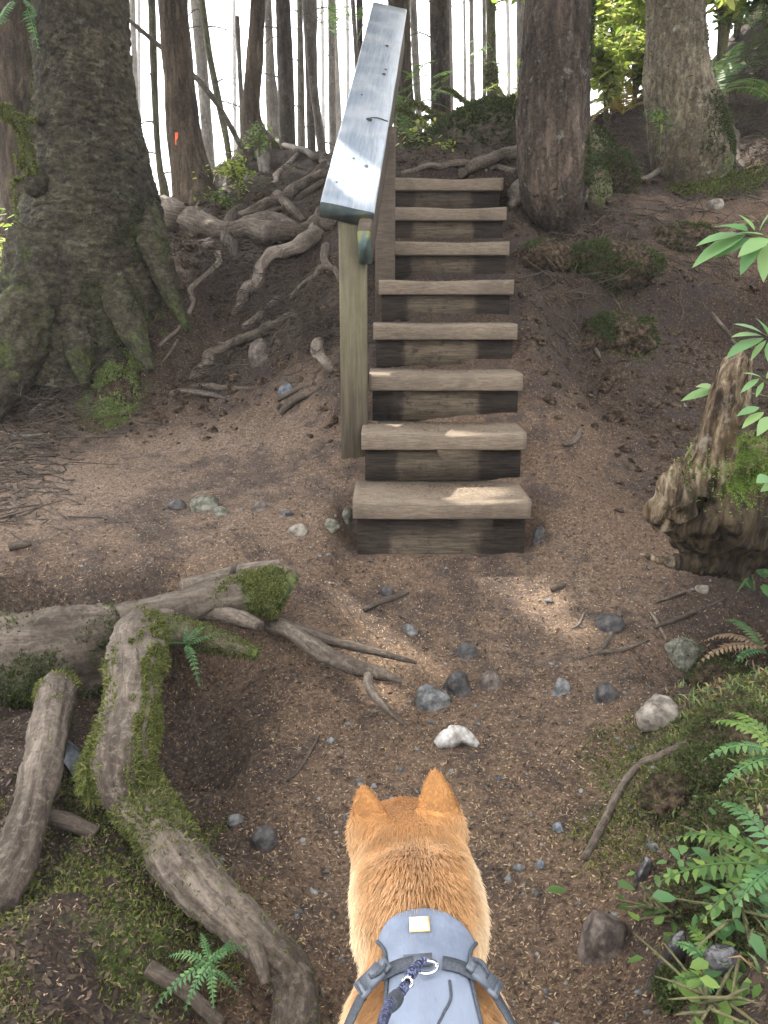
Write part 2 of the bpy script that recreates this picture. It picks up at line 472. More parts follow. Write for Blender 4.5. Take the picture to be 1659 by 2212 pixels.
HOLLOWS = [(-1.02, 5.05, .16, .13), (-.72, 4.85, .20, .14), (-1.05, 4.62, .18, .12), (-.42, 4.72, .14, .12), (-.62, 4.45, .12, .08), (-.9, 5.6, .22, .14), (-.55, 5.5, .2, .12), (-.60, 2.08, .17, .15), (-.50, 1.80, .17, .09), (1.15, 2.32, .28, .20), (1.05, 4.35, .22, .10), (1.25, 4.1, .2, .08)]
def H(XY):
    XY = np.asarray(XY, float).reshape(-1, 2); x, y = XY[:, 0], XY[:, 1]
    z = ground_smooth(XY)
    P = np.column_stack([x, y, np.zeros_like(x)])
    rough = 1 - path_mask(x, y)
    near = 1 - smooth(np.hypot(x, y), 8, 14)
    z = z + near * (0.018 + 0.066 * rough) * fbm(P, 2.6, 3) + near * (0.016 + 0.044 * rough) * fbm(P + 40, 8, 4, .6) + near * (0.005 + 0.012 * rough) * fbm(P + 80, 26, 3, .6)
    z = z + (1 - near) * 0.5 * fbm(P, 0.25, 3)
    # dug out under the staircase
    ty = np.array([t[1] for t in TREADS]); tz = np.array([t[2] for t in TREADS]); tx = np.array([t[0] for t in TREADS])
    line = np.interp(y, np.append(ty, [5.7]), np.append(tz, [2.2])) - 0.20
    line = np.where(y < 3.0, 9, np.where(y > 5.6, 9, line))
    cx = np.interp(y, ty, tx)
    ins = 1 - smooth(np.abs(x - cx), 0.35, 0.50)
    z = np.where(line < 8, z * (1 - ins) + np.minimum(z, line) * ins, z)
    # trodden level in front of the bottom step
    flat = (1 - smooth(np.abs(x - 0.234), 0.35, 0.47)) * (1 - smooth(np.abs(y - 3.0), 0.10, 0.32))
    z = z + flat * (0.405 - 0.085 * smooth(3.02 - y, 0, .2) + 0.01 * fbm(P, 11, 3) - z)
    # the cut bank under the dirt ledge on the right, and cavities washed out under the roots on the left
    yl = np.interp(x, [0.9, 1.15, 1.5, 2.0, 2.6, 3.4], [4.55, 4.74, 4.92, 5.02, 5.05, 5.1]) + 0.10 * fbm(P, 3, 3)
    dd = yl - y
    z = z - 0.26 * smooth(x, 0.85, 1.15) * smooth(dd, 0.0, 0.10) * np.exp(-np.maximum(dd, 0) / 0.45) * (1 - smooth(x, 3.2, 3.8))
    for cx_, cy_, rr_, dp_ in HOLLOWS: z = z - dp_ * np.exp(-((x - cx_) / rr_) ** 2 - ((y - cy_) / (rr_ * .8)) ** 2)
    return z

def G(px, py, off=0.0):
    """where the sight line through (px, py) meets the ground, lifted by off"""
    r = ray(px, py); t = np.concatenate([np.linspace(0.9, 4, 320), np.linspace(4.02, 14, 400)])
    P = EYE + r * t[:, None]
    below = P[:, 2] < H(P[:, :2])
    k = np.argmax(below) if below.any() else len(t) - 1
    if k:
        t = np.linspace(t[k - 1], t[k], 12); P = EYE + r * t[:, None]; k = np.argmax(P[:, 2] < H(P[:, :2]))
    p = P[k].copy(); p[2] += off
    return p

# ------------------------------------------------------------------ ground
def m_ground():
    M = Mat('forest_soil'); v = M.coords((1, 1, 1))
    at = M.n('ShaderNodeAttribute', attribute_name='trail'); mo = M.n('ShaderNodeAttribute', attribute_name='moss')
    fine = M.noise(v, 70, 8, 0.75); mid = M.noise(v, 9, 6, 0.65); big = M.noise(v, 1.8, 5, 0.6)
    soil = M.ramp(fine, [(0.28, (0.010, 0.0065, 0.004)), (0.5, (0.036, 0.023, 0.015)), (0.75, (0.092, 0.062, 0.041))])
    trail = M.ramp(fine, [(0.25, (0.042, 0.027, 0.018)), (0.5, (0.102, 0.064, 0.040)), (0.75, (0.185, 0.126, 0.084))])
    sun_pale = M.n('ShaderNodeAttribute', attribute_name='sun_pale')
    trail = M.mix(M.math('MULTIPLY', sun_pale.outputs['Fac'], M.mapr(mid, .40, .58, .5, 1.0)), trail, M.ramp(fine, [(0.25, (0.075, 0.052, 0.038)), (0.5, (0.175, 0.125, 0.092)), (0.75, (0.27, 0.205, 0.155))]))  # paler trail colour standing in for soft light on the clearing
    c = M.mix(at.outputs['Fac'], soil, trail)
    damp = M.mapr(M.math('ADD', mid, M.math('MULTIPLY', big, 0.9)), 0.88, 1.12)
    c = M.mix(M.math('MULTIPLY', damp, 0.75), c, (0.030, 0.022, 0.020, 1))
    flake = M.n('ShaderNodeTexVoronoi', feature='F1'); M.link(M.coords((1, 2.2, 1)), flake.inputs['Vector']); flake.inputs['Scale'].default_value = 95
    fl = M.math('MULTIPLY', M.mapr(flake.outputs['Distance'], 0.32, 0.18), M.mapr(M.noise(v, 24, 3, 0.6), 0.45, 0.62))
    c = M.mix(M.math('MULTIPLY', fl, 0.7), c, (0.22, 0.15, 0.092, 1))
    mc = M.ramp(M.noise(v, 45, 5, 0.7), [(0.3, MOSS_A), (0.7, (0.08, 0.125, 0.022))])
    mm = M.math('MULTIPLY', M.mapr(M.math('ADD', mo.outputs['Fac'], M.math('MULTIPLY', M.noise(v, 11, 7, 0.78), 1.6)), 1.25, 1.6), 0.85)
    c = M.mix(mm, c, mc)
    M.color(c)
    M.bump(mid, 0.5, 0.03); M.bump(fine, 0.9, 0.012)
    return M.fin(0.92, 0.25)

xs = np.concatenate([np.linspace(-80, -12, 16), np.linspace(-11, -3.4, 30), np.linspace(-3.3, 3.4, 330), np.linspace(3.5, 11, 28), np.linspace(12, 80, 16)])
ys = np.concatenate([np.linspace(-40, -2, 12), np.linspace(-1.6, 0.75, 14), np.linspace(0.8, 6.8, 330), np.linspace(6.85, 11, 60), np.linspace(11.3, 20, 24), np.linspace(21, 110, 22)])
GX, GY = np.meshgrid(xs, ys, indexing='xy')
XY = np.column_stack([GX.ravel(), GY.ravel()]); gz = H(XY)
gV = np.column_stack([XY, gz])
_i = np.arange(len(ys) - 1)[:, None] * len(xs) + np.arange(len(xs) - 1)[None]
gQ = np.stack([_i, _i + 1, _i + len(xs) + 1, _i + len(xs)], -1).reshape(-1, 4)
_GZ = gz.reshape(len(ys), len(xs)); H_exact = H
def H(XY):
    """height of the finished ground sheet"""
    XY = np.asarray(XY, float).reshape(-1, 2)
    i = np.clip(np.searchsorted(xs, XY[:, 0]) - 1, 0, len(xs) - 2); j = np.clip(np.searchsorted(ys, XY[:, 1]) - 1, 0, len(ys) - 2)
    u = np.clip((XY[:, 0] - xs[i]) / (xs[i + 1] - xs[i]), 0, 1); v = np.clip((XY[:, 1] - ys[j]) / (ys[j + 1] - ys[j]), 0, 1)
    return _GZ[j, i] * (1 - u) * (1 - v) + _GZ[j, i + 1] * u * (1 - v) + _GZ[j + 1, i] * (1 - u) * v + _GZ[j + 1, i + 1] * u * v
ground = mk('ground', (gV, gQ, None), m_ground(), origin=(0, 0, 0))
tag(ground, 'brown forest floor of trodden soil and needles rising to the steps', kind='structure')
attr(ground, 'trail', path_mask(XY[:, 0], XY[:, 1]))
def blob(c, rx, ry): return np.exp(-((XY[:, 0] - c[0]) / rx) ** 2 - ((XY[:, 1] - c[1]) / ry) ** 2)
moss_spots = [(G(240, 850), .22, .3, 1.0), (G(1560, 405), .45, .35, .8), (G(1300, 560), .3, .25, .65), (G(1340, 735), .22, .2, .8), (G(300, 640), .5, .35, .6), (G(420, 520), .4, .4, .35),
              (G(1000, 300), 1.2, .5, .8), (G(1600, 1600), .5, .4, .8), (G(300, 2050), .22, .18, .75), (G(80, 1950), .3, .4, .5), (G(150, 760), .6, .3, .7), (G(540, 400), .7, .9, .5), (G(1290, 340), .4, .5, .55), (G(1580, 250), .6, .9, .5), (G(1640, 110), .7, .6, .75)]
mv = np.zeros(len(XY))
for c, rx, ry, a in moss_spots: mv = np.maximum(mv, a * blob(c, rx, ry))
mv = mv + 0.35 * smooth(np.hypot(XY[:, 0], XY[:, 1] - 3), 6, 9)
attr(ground, 'moss', mv)
attr(ground, 'sun_pale', np.clip(1.15 * np.exp(-((XY[:, 0] + 1.05) / .95) ** 2 - ((XY[:, 1] - 3.65) / .85) ** 2) + .5 * blob((.75, 2.6), .5, .5), 0, 1))  # clearing's soft daylight painted in as paler soil, smaller patch at right

# ------------------------------------------------------------------ staircase
def m_wood(name, stops, grain=(6, 62, 62), rough=0.8, spec=0.3, dirt=0.6, bump=0.4):
    M = Mat(name); oi = M.n('ShaderNodeObjectInfo')
    def shift(q):
        nd = M.n('ShaderNodeVectorMath', operation='ADD'); M.link(q, nd.inputs[0]); M.link(M.math('MULTIPLY', oi.outputs['Random'], 37.0), nd.inputs[1]); return nd.outputs[0]
    v = shift(M.coords(grain)); u = shift(M.coords((1, 1, 1)))
    g = M.noise(v, 3.0, 8, 0.7, 0.6); c = M.ramp(g, stops)
    d = M.mapr(M.noise(u, 5, 6, 0.7), 0.42, 0.66)
    c = M.mix(M.math('MULTIPLY', d, dirt), c, (0.055, 0.042, 0.030, 1))
    sp = M.mapr(M.noise(u, 130, 3, 0.7), 0.6, 0.72)
    c = M.mix(M.math('MULTIPLY', sp, 0.35), c, (0.30, 0.23, 0.16, 1))
    M.color(c); M.bump(g, bump, 0.006); M.bump(M.noise(u, 90, 5, 0.7), 0.3, 0.004)
    return M.fin(rough, spec)

tread_mat = m_wood('weathered_tread_wood', [(0.3, (0.108, 0.082, 0.056)), (0.5, (0.152, 0.117, 0.083)), (0.72, (0.20, 0.156, 0.114))], dirt=0.45)
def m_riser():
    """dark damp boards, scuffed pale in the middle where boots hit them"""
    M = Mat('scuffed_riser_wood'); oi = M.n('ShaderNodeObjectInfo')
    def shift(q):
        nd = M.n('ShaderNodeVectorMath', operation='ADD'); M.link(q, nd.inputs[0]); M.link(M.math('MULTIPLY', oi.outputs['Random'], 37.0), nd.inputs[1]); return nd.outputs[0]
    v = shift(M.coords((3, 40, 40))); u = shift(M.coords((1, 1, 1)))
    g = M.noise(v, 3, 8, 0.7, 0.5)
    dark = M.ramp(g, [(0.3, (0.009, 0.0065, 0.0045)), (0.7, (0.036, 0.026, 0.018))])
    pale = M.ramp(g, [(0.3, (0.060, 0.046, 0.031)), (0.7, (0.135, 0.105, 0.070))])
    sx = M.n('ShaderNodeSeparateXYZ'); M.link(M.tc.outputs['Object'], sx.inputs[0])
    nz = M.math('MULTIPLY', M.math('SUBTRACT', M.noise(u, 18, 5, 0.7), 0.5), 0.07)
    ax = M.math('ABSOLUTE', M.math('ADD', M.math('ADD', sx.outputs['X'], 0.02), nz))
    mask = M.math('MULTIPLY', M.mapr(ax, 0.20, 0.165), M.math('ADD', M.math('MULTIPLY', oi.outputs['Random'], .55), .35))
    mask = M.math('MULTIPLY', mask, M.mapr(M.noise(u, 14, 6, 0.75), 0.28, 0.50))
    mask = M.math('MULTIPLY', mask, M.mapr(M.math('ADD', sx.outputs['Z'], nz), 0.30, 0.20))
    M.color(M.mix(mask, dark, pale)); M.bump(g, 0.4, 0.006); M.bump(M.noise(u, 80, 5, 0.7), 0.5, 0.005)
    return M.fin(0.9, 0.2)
riser_mat = m_riser()
stringer_mat = m_wood('stringer_wood', [(0.3, (0.05, 0.038, 0.027)), (0.7, (0.12, 0.09, 0.065))])

def tread_geo(i, cx, fy, zt, depth):
    """thick plank with a hollow worn into its top and front edge, edges rounded by boots"""
    nx = 40; X = np.linspace(-ST_W / 2, ST_W / 2, nx); rs = np.random.default_rng(50 + i)
    u = X / (ST_W / 2)
    wear = 0.010 * np.exp(-((u - rs.uniform(-.15, .25)) / 0.55) ** 2) + 0.0012 * np.sin(X * 13 + i)
    end = smooth(1 - np.abs(u), 0, 0.03) * 0.5 + 0.5
    rows = []
    for (fy_, zz, k) in [(0.003, -ST_T, 0), (0, -ST_T * 0.92, 0), (0, -0.016, 0.5), (0.003, -0.006, 0.9), (0.012, 0, 1), (depth * .3, 0.001, 0.8), (depth * .6, 0.001, 0.5), (depth, 0, 0.2), (depth, -ST_T, 0)]:
        z = zt + zz - wear * k
        y = fy + fy_ + 0.0015 * np.sin(X * 7 + i * 2) * (fy_ < 0.02)
        rows.append(np.column_stack([cx + X, y, z]))
    V = np.stack(rows, 1); V[..., 2] += 0.0016 * fbm(V.reshape(-1, 3), 14, 3).reshape(V.shape[:2]); V[..., 1] += 0.0018 * fbm(V.reshape(-1, 3) + 9, 11, 3).reshape(V.shape[:2])
    m = V.shape[1]; V = V.reshape(-1, 3); Q = grid_faces(nx, m)
    T = np.array([[0, k + 1, k] for k in range(1, m - 1)] + [[(nx - 1) * m, (nx - 1) * m + k, (nx - 1) * m + k + 1] for k in range(1, m - 1)])
    return (V, Q, T)

stairs = empty('staircase', (0.234, 3.0, 0.33), 'rough wooden staircase of eight thick planks climbing the bank', 'staircase')
for i, (cx, fy, zt) in enumerate(TREADS):
    nxt = TREADS[i + 1][1] if i < 7 else fy + 0.34
    mk('tread', tread_geo(i, cx, fy, zt, nxt - fy + 0.045), tread_mat, stairs, origin=(cx, fy, zt))
    lo = TREADS[i - 1][2] + 0.004 if i else 0.24
    hi = zt - ST_T - 0.003
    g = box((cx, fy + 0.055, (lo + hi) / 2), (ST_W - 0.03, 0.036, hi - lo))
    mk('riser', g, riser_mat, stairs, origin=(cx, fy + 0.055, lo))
for s in (-1, 1):
    rows = []
    V = []; 
    for (cx, fy, zt) in TREADS:
        for zz in (-0.36, -0.05):
            for w in (-0.02, 0.02): V.append((cx + s * (ST_W / 2 - 0.05) + w, fy + 0.13, zt - ST_T - 0.05 + zz))
    V = np.array(V).reshape(8, 4, 3)[:, [0, 1, 3, 2]]
    mk('stringer', (V.reshape(-1, 3), grid_faces(8, 4), np.array([[0, 1, 2], [0, 2, 3], [28, 30, 29], [28, 31, 30]])), stringer_mat, stairs, smooth_shade=False)

# ------------------------------------------------------------------ handrail
def m_rail():
    """damp silvered plank, polished by hands: blotchy gloss, a few knots and scratches"""
    M = Mat('polished_grey_plank'); u = M.coords((1, 1, 1)); v = M.n('ShaderNodeAttribute', attribute_name='grain').outputs['Vector']
    g = M.noise(v, 70, 7, 0.7, 0.8); bl = M.noise(u, 6.5, 4, 0.5)
    c = M.ramp(g, [(0.2, (0.15, 0.175, 0.21)), (0.5, (0.215, 0.25, 0.29)), (0.8, (0.29, 0.325, 0.37))])
    c = M.mix(M.math('MULTIPLY', M.mapr(bl, 0.40, 0.75), .55), c, (0.42, 0.42, 0.415, 1))
    sp = M.mapr(M.noise(u, 60, 4, 0.7), 0.70, 0.76); c = M.mix(M.math('MULTIPLY', sp, 0.6), c, (0.08, 0.085, 0.085, 1))
    M.color(c)
    M.link(M.mapr(bl, 0.35, 0.65, 0.30, 0.40), M.b.inputs['Roughness'])
    M.bump(g, 0.25, 0.003); M.bump(M.noise(u, 40, 4, 0.6), 0.08, 0.003)
    M.b.inputs['Specular IOR Level'].default_value = 0.5
    return M.m
rail_mat = m_rail()
end_mat = m_plain('damp_end_grain', [(0.3, (0.035, 0.048, 0.046)), (0.55, (0.065, 0.082, 0.074)), (0.75, (0.10, 0.105, 0.07))], 9, 0.75, 0.35)
algae_mat = m_plain('algae_painted_wood', [(0.3, (0.06, 0.095, 0.09)), (0.5, (0.10, 0.14, 0.125)), (0.62, (0.19, 0.20, 0.06)), (0.75, (0.10, 0.15, 0.14))], 11, 0.7, 0.35, stretch=(1, 1, .4))
def m_post():
    M = Mat('algae_stained_post'); v = M.coords((30, 30, 1.6)); u = M.coords((1, 1, .5))
    g = M.noise(v, 3, 7, 0.65, 0.3)
    c = M.ramp(g, [(0.3, (0.060, 0.047, 0.031)), (0.7, (0.11, 0.089, 0.061))])
    sx = M.n('ShaderNodeSeparateXYZ'); M.link(M.tc.outputs['Object'], sx.inputs[0])
    gr = M.math('MULTIPLY', M.mapr(M.math('ADD', sx.outputs['Z'], M.math('MULTIPLY', M.noise(u, 6, 5, 0.7), 0.5)), 0.45, 1.15), 0.35)
    c = M.mix(gr, c, M.ramp(M.noise(u, 12, 5, 0.7), [(0.3, (0.075, 0.074, 0.030)), (0.7, (0.145, 0.132, 0.062))]))
    c = M.mix(M.math('MULTIPLY', M.mapr(M.noise(u, 9, 6, 0.7), 0.52, 0.7), 0.5), c, (0.07, 0.06, 0.045, 1))
    M.color(c); M.bump(g, 0.3, 0.004)
    return M.fin(0.8, 0.3)
post_mat = m_post()
rail_root = empty('handrail', G(765, 985), 'weathered timber handrail with a wide glossy grey top plank beside the steps', 'handrail')
nearc = AD(751, 447, 3.275); farc = AD(843, 12, 5.24)
ax = unit(farc - nearc); side = unit(np.cross(ax, [0, 0, 1])); nrm = np.cross(side, ax)
rl = math.radians(12.5); side, nrm = side * math.cos(rl) - nrm * math.sin(rl), nrm * math.cos(rl) + side * math.sin(rl)
RW, RT = 0.236, 0.070; RL = np.linalg.norm(farc - nearc)
def plank(p0, axis, sd, nm, L, w, t, bev=0.008, n=26, wob=0.003):
    sec = np.array([[-w / 2, -t], [-w / 2 + bev, 0], [w / 2 - bev, 0], [w / 2, -t]])
    sec = np.array([[-w / 2 + bev, -t], [-w / 2, -t + bev], [-w / 2, -bev], [-w / 2 + bev * .4, -bev * .3], [-w / 2 + bev * 1.3, 0], [-w / 6, .001], [w / 6, -.001], [w / 2 - bev * 1.3, 0], [w / 2 - bev * .4, -bev * .3], [w / 2, -bev], [w / 2, -t + bev], [w / 2 - bev, -t]])
    m = len(sec); s = np.linspace(0, L, n)
    V = p0 + axis * s[:, None, None] + sd * sec[None, :, :1] + nm * sec[None, :, 1:]
    V = V.reshape(-1, 3); V = V + nm * (wob * fbm(V, 4, 3))[:, None] + sd * (wob * fbm(V + 7, 5, 3))[:, None]
    T = [[0, k, k + 1] for k in range(1, m - 1)] + [[(n - 1) * m, (n - 1) * m + k + 1, (n - 1) * m + k] for k in range(1, m - 1)]
    out = Geo((V, grid_faces(n, m)[:, ::-1], np.array(T))); out.grain = np.stack([sec[None, :, 0] + 0 * s[:, None], s[:, None] * .06 + 0 * sec[None, :, 0], sec[None, :, 1] + 0 * s[:, None]], -1).reshape(-1, 3)
    return out
gp = plank(nearc, ax, side, nrm, RL, RW, RT)
rp = mk('top_plank', gp, rail_mat, rail_root)
# local frame for the grain: the plank runs roughly along y
rp.data.materials.append(end_mat)
k = len(gp[1]); mi = np.zeros(len(rp.data.polygons), np.int32); mi[k:k + 10] = 1
rp.data.polygons.foreach_set('material_index', mi)
# a few dark knots let into the top
kn = []
for s, o, rr in [(0.42, .045, .010), (0.47, -.02, .006), (0.95, .015, .016), (1.62, .045, .012), (1.7, .05, .008), (0.2, -.07, .005), (1.25, -.05, .006), (2.1, .03, .012)]:
    th = np.linspace(0, 2 * math.pi, 10, endpoint=False); c = nearc + ax * s + side * o + nrm * 0.0025
    V = np.vstack([c + ax * (rr * 1.4 * np.cos(th))[:, None] * (1 + .3 * np.sin(3 * th))[:, None] + side * (rr * np.sin(th))[:, None], c + nrm * .001])
    kn.append((V, None, np.array([[j, (j + 1) % 10, 10] for j in range(10)])))
tag(mk('knot', join(kn), m_plain('dark_knot_wood', [(0.3, (.02, .018, .016)), (0.7, (.07, .06, .05))], 60), rail_root), kind='stuff')
# crack across the plank
ck = nearc + ax * 0.98
mk('crack', tube([ck + side * .02 + nrm * .0005, ck + side * .06 + ax * .012 + nrm * .0015, ck + side * .11 - ax * .004 + nrm * .0005], [.0015, .003, .004], 5), m_plain('crack_shadow_wood', [(0.3, (.02, .018, .016)), (0.7, (.04, .035, .03))], 60), rail_root)
# support beam on edge under the plank, on the stair side
bs = unit(np.cross(ax, [0, 0, 1])); bn = np.cross(bs, ax)
b0 = AY(788, 534, 3.47) + bn * 0.075
gb = plank(b0, ax, bs, bn, RL * 0.97, 0.058, 0.155)
bm = mk('support_beam', gb, stringer_mat, rail_root)
bm.data.materials.append(algae_mat); mi = np.zeros(len(bm.data.polygons), np.int32); mi[len(gb[1]):len(gb[1]) + 10] = 1
bm.data.polygons.foreach_set('material_index', mi)
def post(cx_px, py_bot, d, y_top_z, w, name='post', mat=post_mat):
    c = AD(cx_px, py_bot, d); c = c + np.array([0, w / 2, 0])
    z0 = H([c[:2]])[0] - 0.25; h = y_top_z - z0
    g = box((0, 0, 0), (h, w, w), rot=[[0, 0, -1], [0, 1, 0], [1, 0, 0]], bev=0.008)
    g = (g[0] + np.array([c[0], c[1], z0 + h / 2]), g[1], g[2])
    return mk(name, g, mat, rail_root, smooth_shade=False)
def rail_under_z(y): return (nearc + ax * ((y - nearc[1]) / ax[1]) - nrm * RT)[2]
post(766, 985, 3.60, rail_under_z(3.60) + 0.004, 0.122)
p2 = post(832, 670, 4.32, rail_under_z(4.42) - 0.02, 0.110, mat=stringer_mat)
post(826, 400, 5.30, rail_under_z(5.4) - 0.02, 0.090, mat=stringer_mat)
# ------------------------------------------------------------------ trees
bark_spruce = m_bark('scaly_spruce_bark', (0.011, 0.0085, 0.006), (0.036, 0.030, 0.0185), (0.085, 0.073, 0.046), (1, 1, 1.9), 15, moss=0.36, moss_scale=4.5, bump=0.8, bdist=0.02, lichen=0.15)
bark_dark = m_bark('dark_fissured_bark', (0.014, 0.010, 0.007), (0.046, 0.033, 0.024), (0.105, 0.08, 0.06), (1, 1, 0.25), 22, moss=0.22, moss_scale=2.5, lichen=0.25)
bark_mossy = m_bark('mossy_flaky_bark', (0.050, 0.038, 0.024), (0.125, 0.10, 0.066), (0.22, 0.185, 0.125), (1, 1, 0.45), 24, moss=0.34, moss_scale=5, lichen=0.45)
bark_brown = m_bark('brown_stringy_bark', (0.026, 0.018, 0.012), (0.064, 0.047, 0.031), (0.12, 0.092, 0.062), (1, 1, 0.12), 30, moss=0.2, moss_scale=2.0)
bark_grey = m_bark('grey_thin_bark', (0.050, 0.041, 0.032), (0.115, 0.097, 0.077), (0.21, 0.185, 0.15), (1, 1, 0.25), 24, moss=0.2, moss_scale=3, bump=0.5, lichen=0.6)
bark_green = m_bark('green_mossy_bark', (0.040, 0.036, 0.022), (0.085, 0.078, 0.045), (0.15, 0.14, 0.085), (1, 1, 0.3), 24, moss=0.45, moss_scale=5, bump=0.5, lichen=0.3)
moss_mat = m_leaf('moss_tips', [(0.0, (0.038, 0.048, 0.014)), (0.4, (0.085, 0.102, 0.026)), (0.75, (0.155, 0.17, 0.044)), (1.0, (0.22, 0.20, 0.07))], 0.35, 20, 0.8, 0.15)
moss_dark_mat = m_leaf('dark_moss_tips', [(0.0, (0.022, 0.032, 0.010)), (0.5, (0.05, 0.068, 0.020)), (1.0, (0.10, 0.115, 0.036))], 0.3, 20, 0.8, 0.15)
needle_mat = m_leaf('conifer_needles', [(0.0, (0.020, 0.038, 0.014)), (0.6, (0.040, 0.070, 0.022)), (1.0, (0.07, 0.11, 0.03))], 0.35)

# openings in the canopy that let flecks of sun through: centre on the ground, radius
FLECKS = [(AZ(985, 1062, .643), .20), (AZ(880, 1066, .643), .14), (AZ(960, 922, .868), .13), (AZ(890, 925, .868), .12), (AZ(1130, 1388, .22), .30), (AZ(1215, 1410, .22), .30),
          (G(300, 870), .16), (G(240, 800), .2), (G(500, 650), .12), (G(560, 690), .12), (G(640, 700), .1), (G(1580, 420), .25),
          (AY(1330, 130, 9.5), 1.7), (AY(1600, 50, 8.0), 1.5), (AY(1560, 150, 6.9), .6), (G(40, 640), .7), (AY(1345, 210, 7.4), .6), (G(492, 415), .35)]

def crown(base, top, z0, R, n, seed):
    """conifer crown: drooping sprays set in whorls round the stem, wide below, pointed above"""
    rs = np.random.default_rng(seed)
    base, top = np.asarray(base), np.asarray(top)
    ax_ = (top - base) / (top[2] - base[2])
    hh = z0 + (top[2] + 0.6 - z0) * rs.random(n) ** 1.25
    rel = (hh - z0) / (top[2] + 0.6 - z0)
    rr = R * (1 - rel) ** 0.8 * rs.random(n) ** 0.55 + 0.15
    th = np.floor(rs.random(n) * 11) / 11 * 2 * math.pi + hh * 1.7 + rs.normal(size=n) * 0.22
    O = np.column_stack([np.cos(th), np.sin(th), np.zeros(n)])
    P = base + ax_ * (hh - base[2])[:, None] + O * rr[:, None]
    P[:, 2] -= rr * 0.28 + rs.random(n) * 0.25
    keep = np.ones(n, bool)
    for c, rad in FLECKS:
        t = (P - c) @ SUN_DIR; dist = np.linalg.norm(P - c - t[:, None] * SUN_DIR, axis=1)
        keep &= ~((dist < rad + 0.32) & (t > 0))
    P = P[keep]; O = O[keep]; n = len(P)
    D = unit(O + np.array([0, 0, -0.45]) + rs.normal(size=(n, 3)) * 0.35)
    S = unit(np.cross(D, np.array([0, 0, 1.0]))) ; L = rs.uniform(0.35, 0.75, n)[:, None]; W = L * rs.uniform(0.28, 0.45, n)[:, None]
    V = np.stack([P, P + D * L * .45 + S * W, P + D * L + np.array([0, 0, -.06]), P + D * L * .45 - S * W], 1).reshape(-1, 3)
    return (V, np.arange(n * 4).reshape(-1, 4), None)

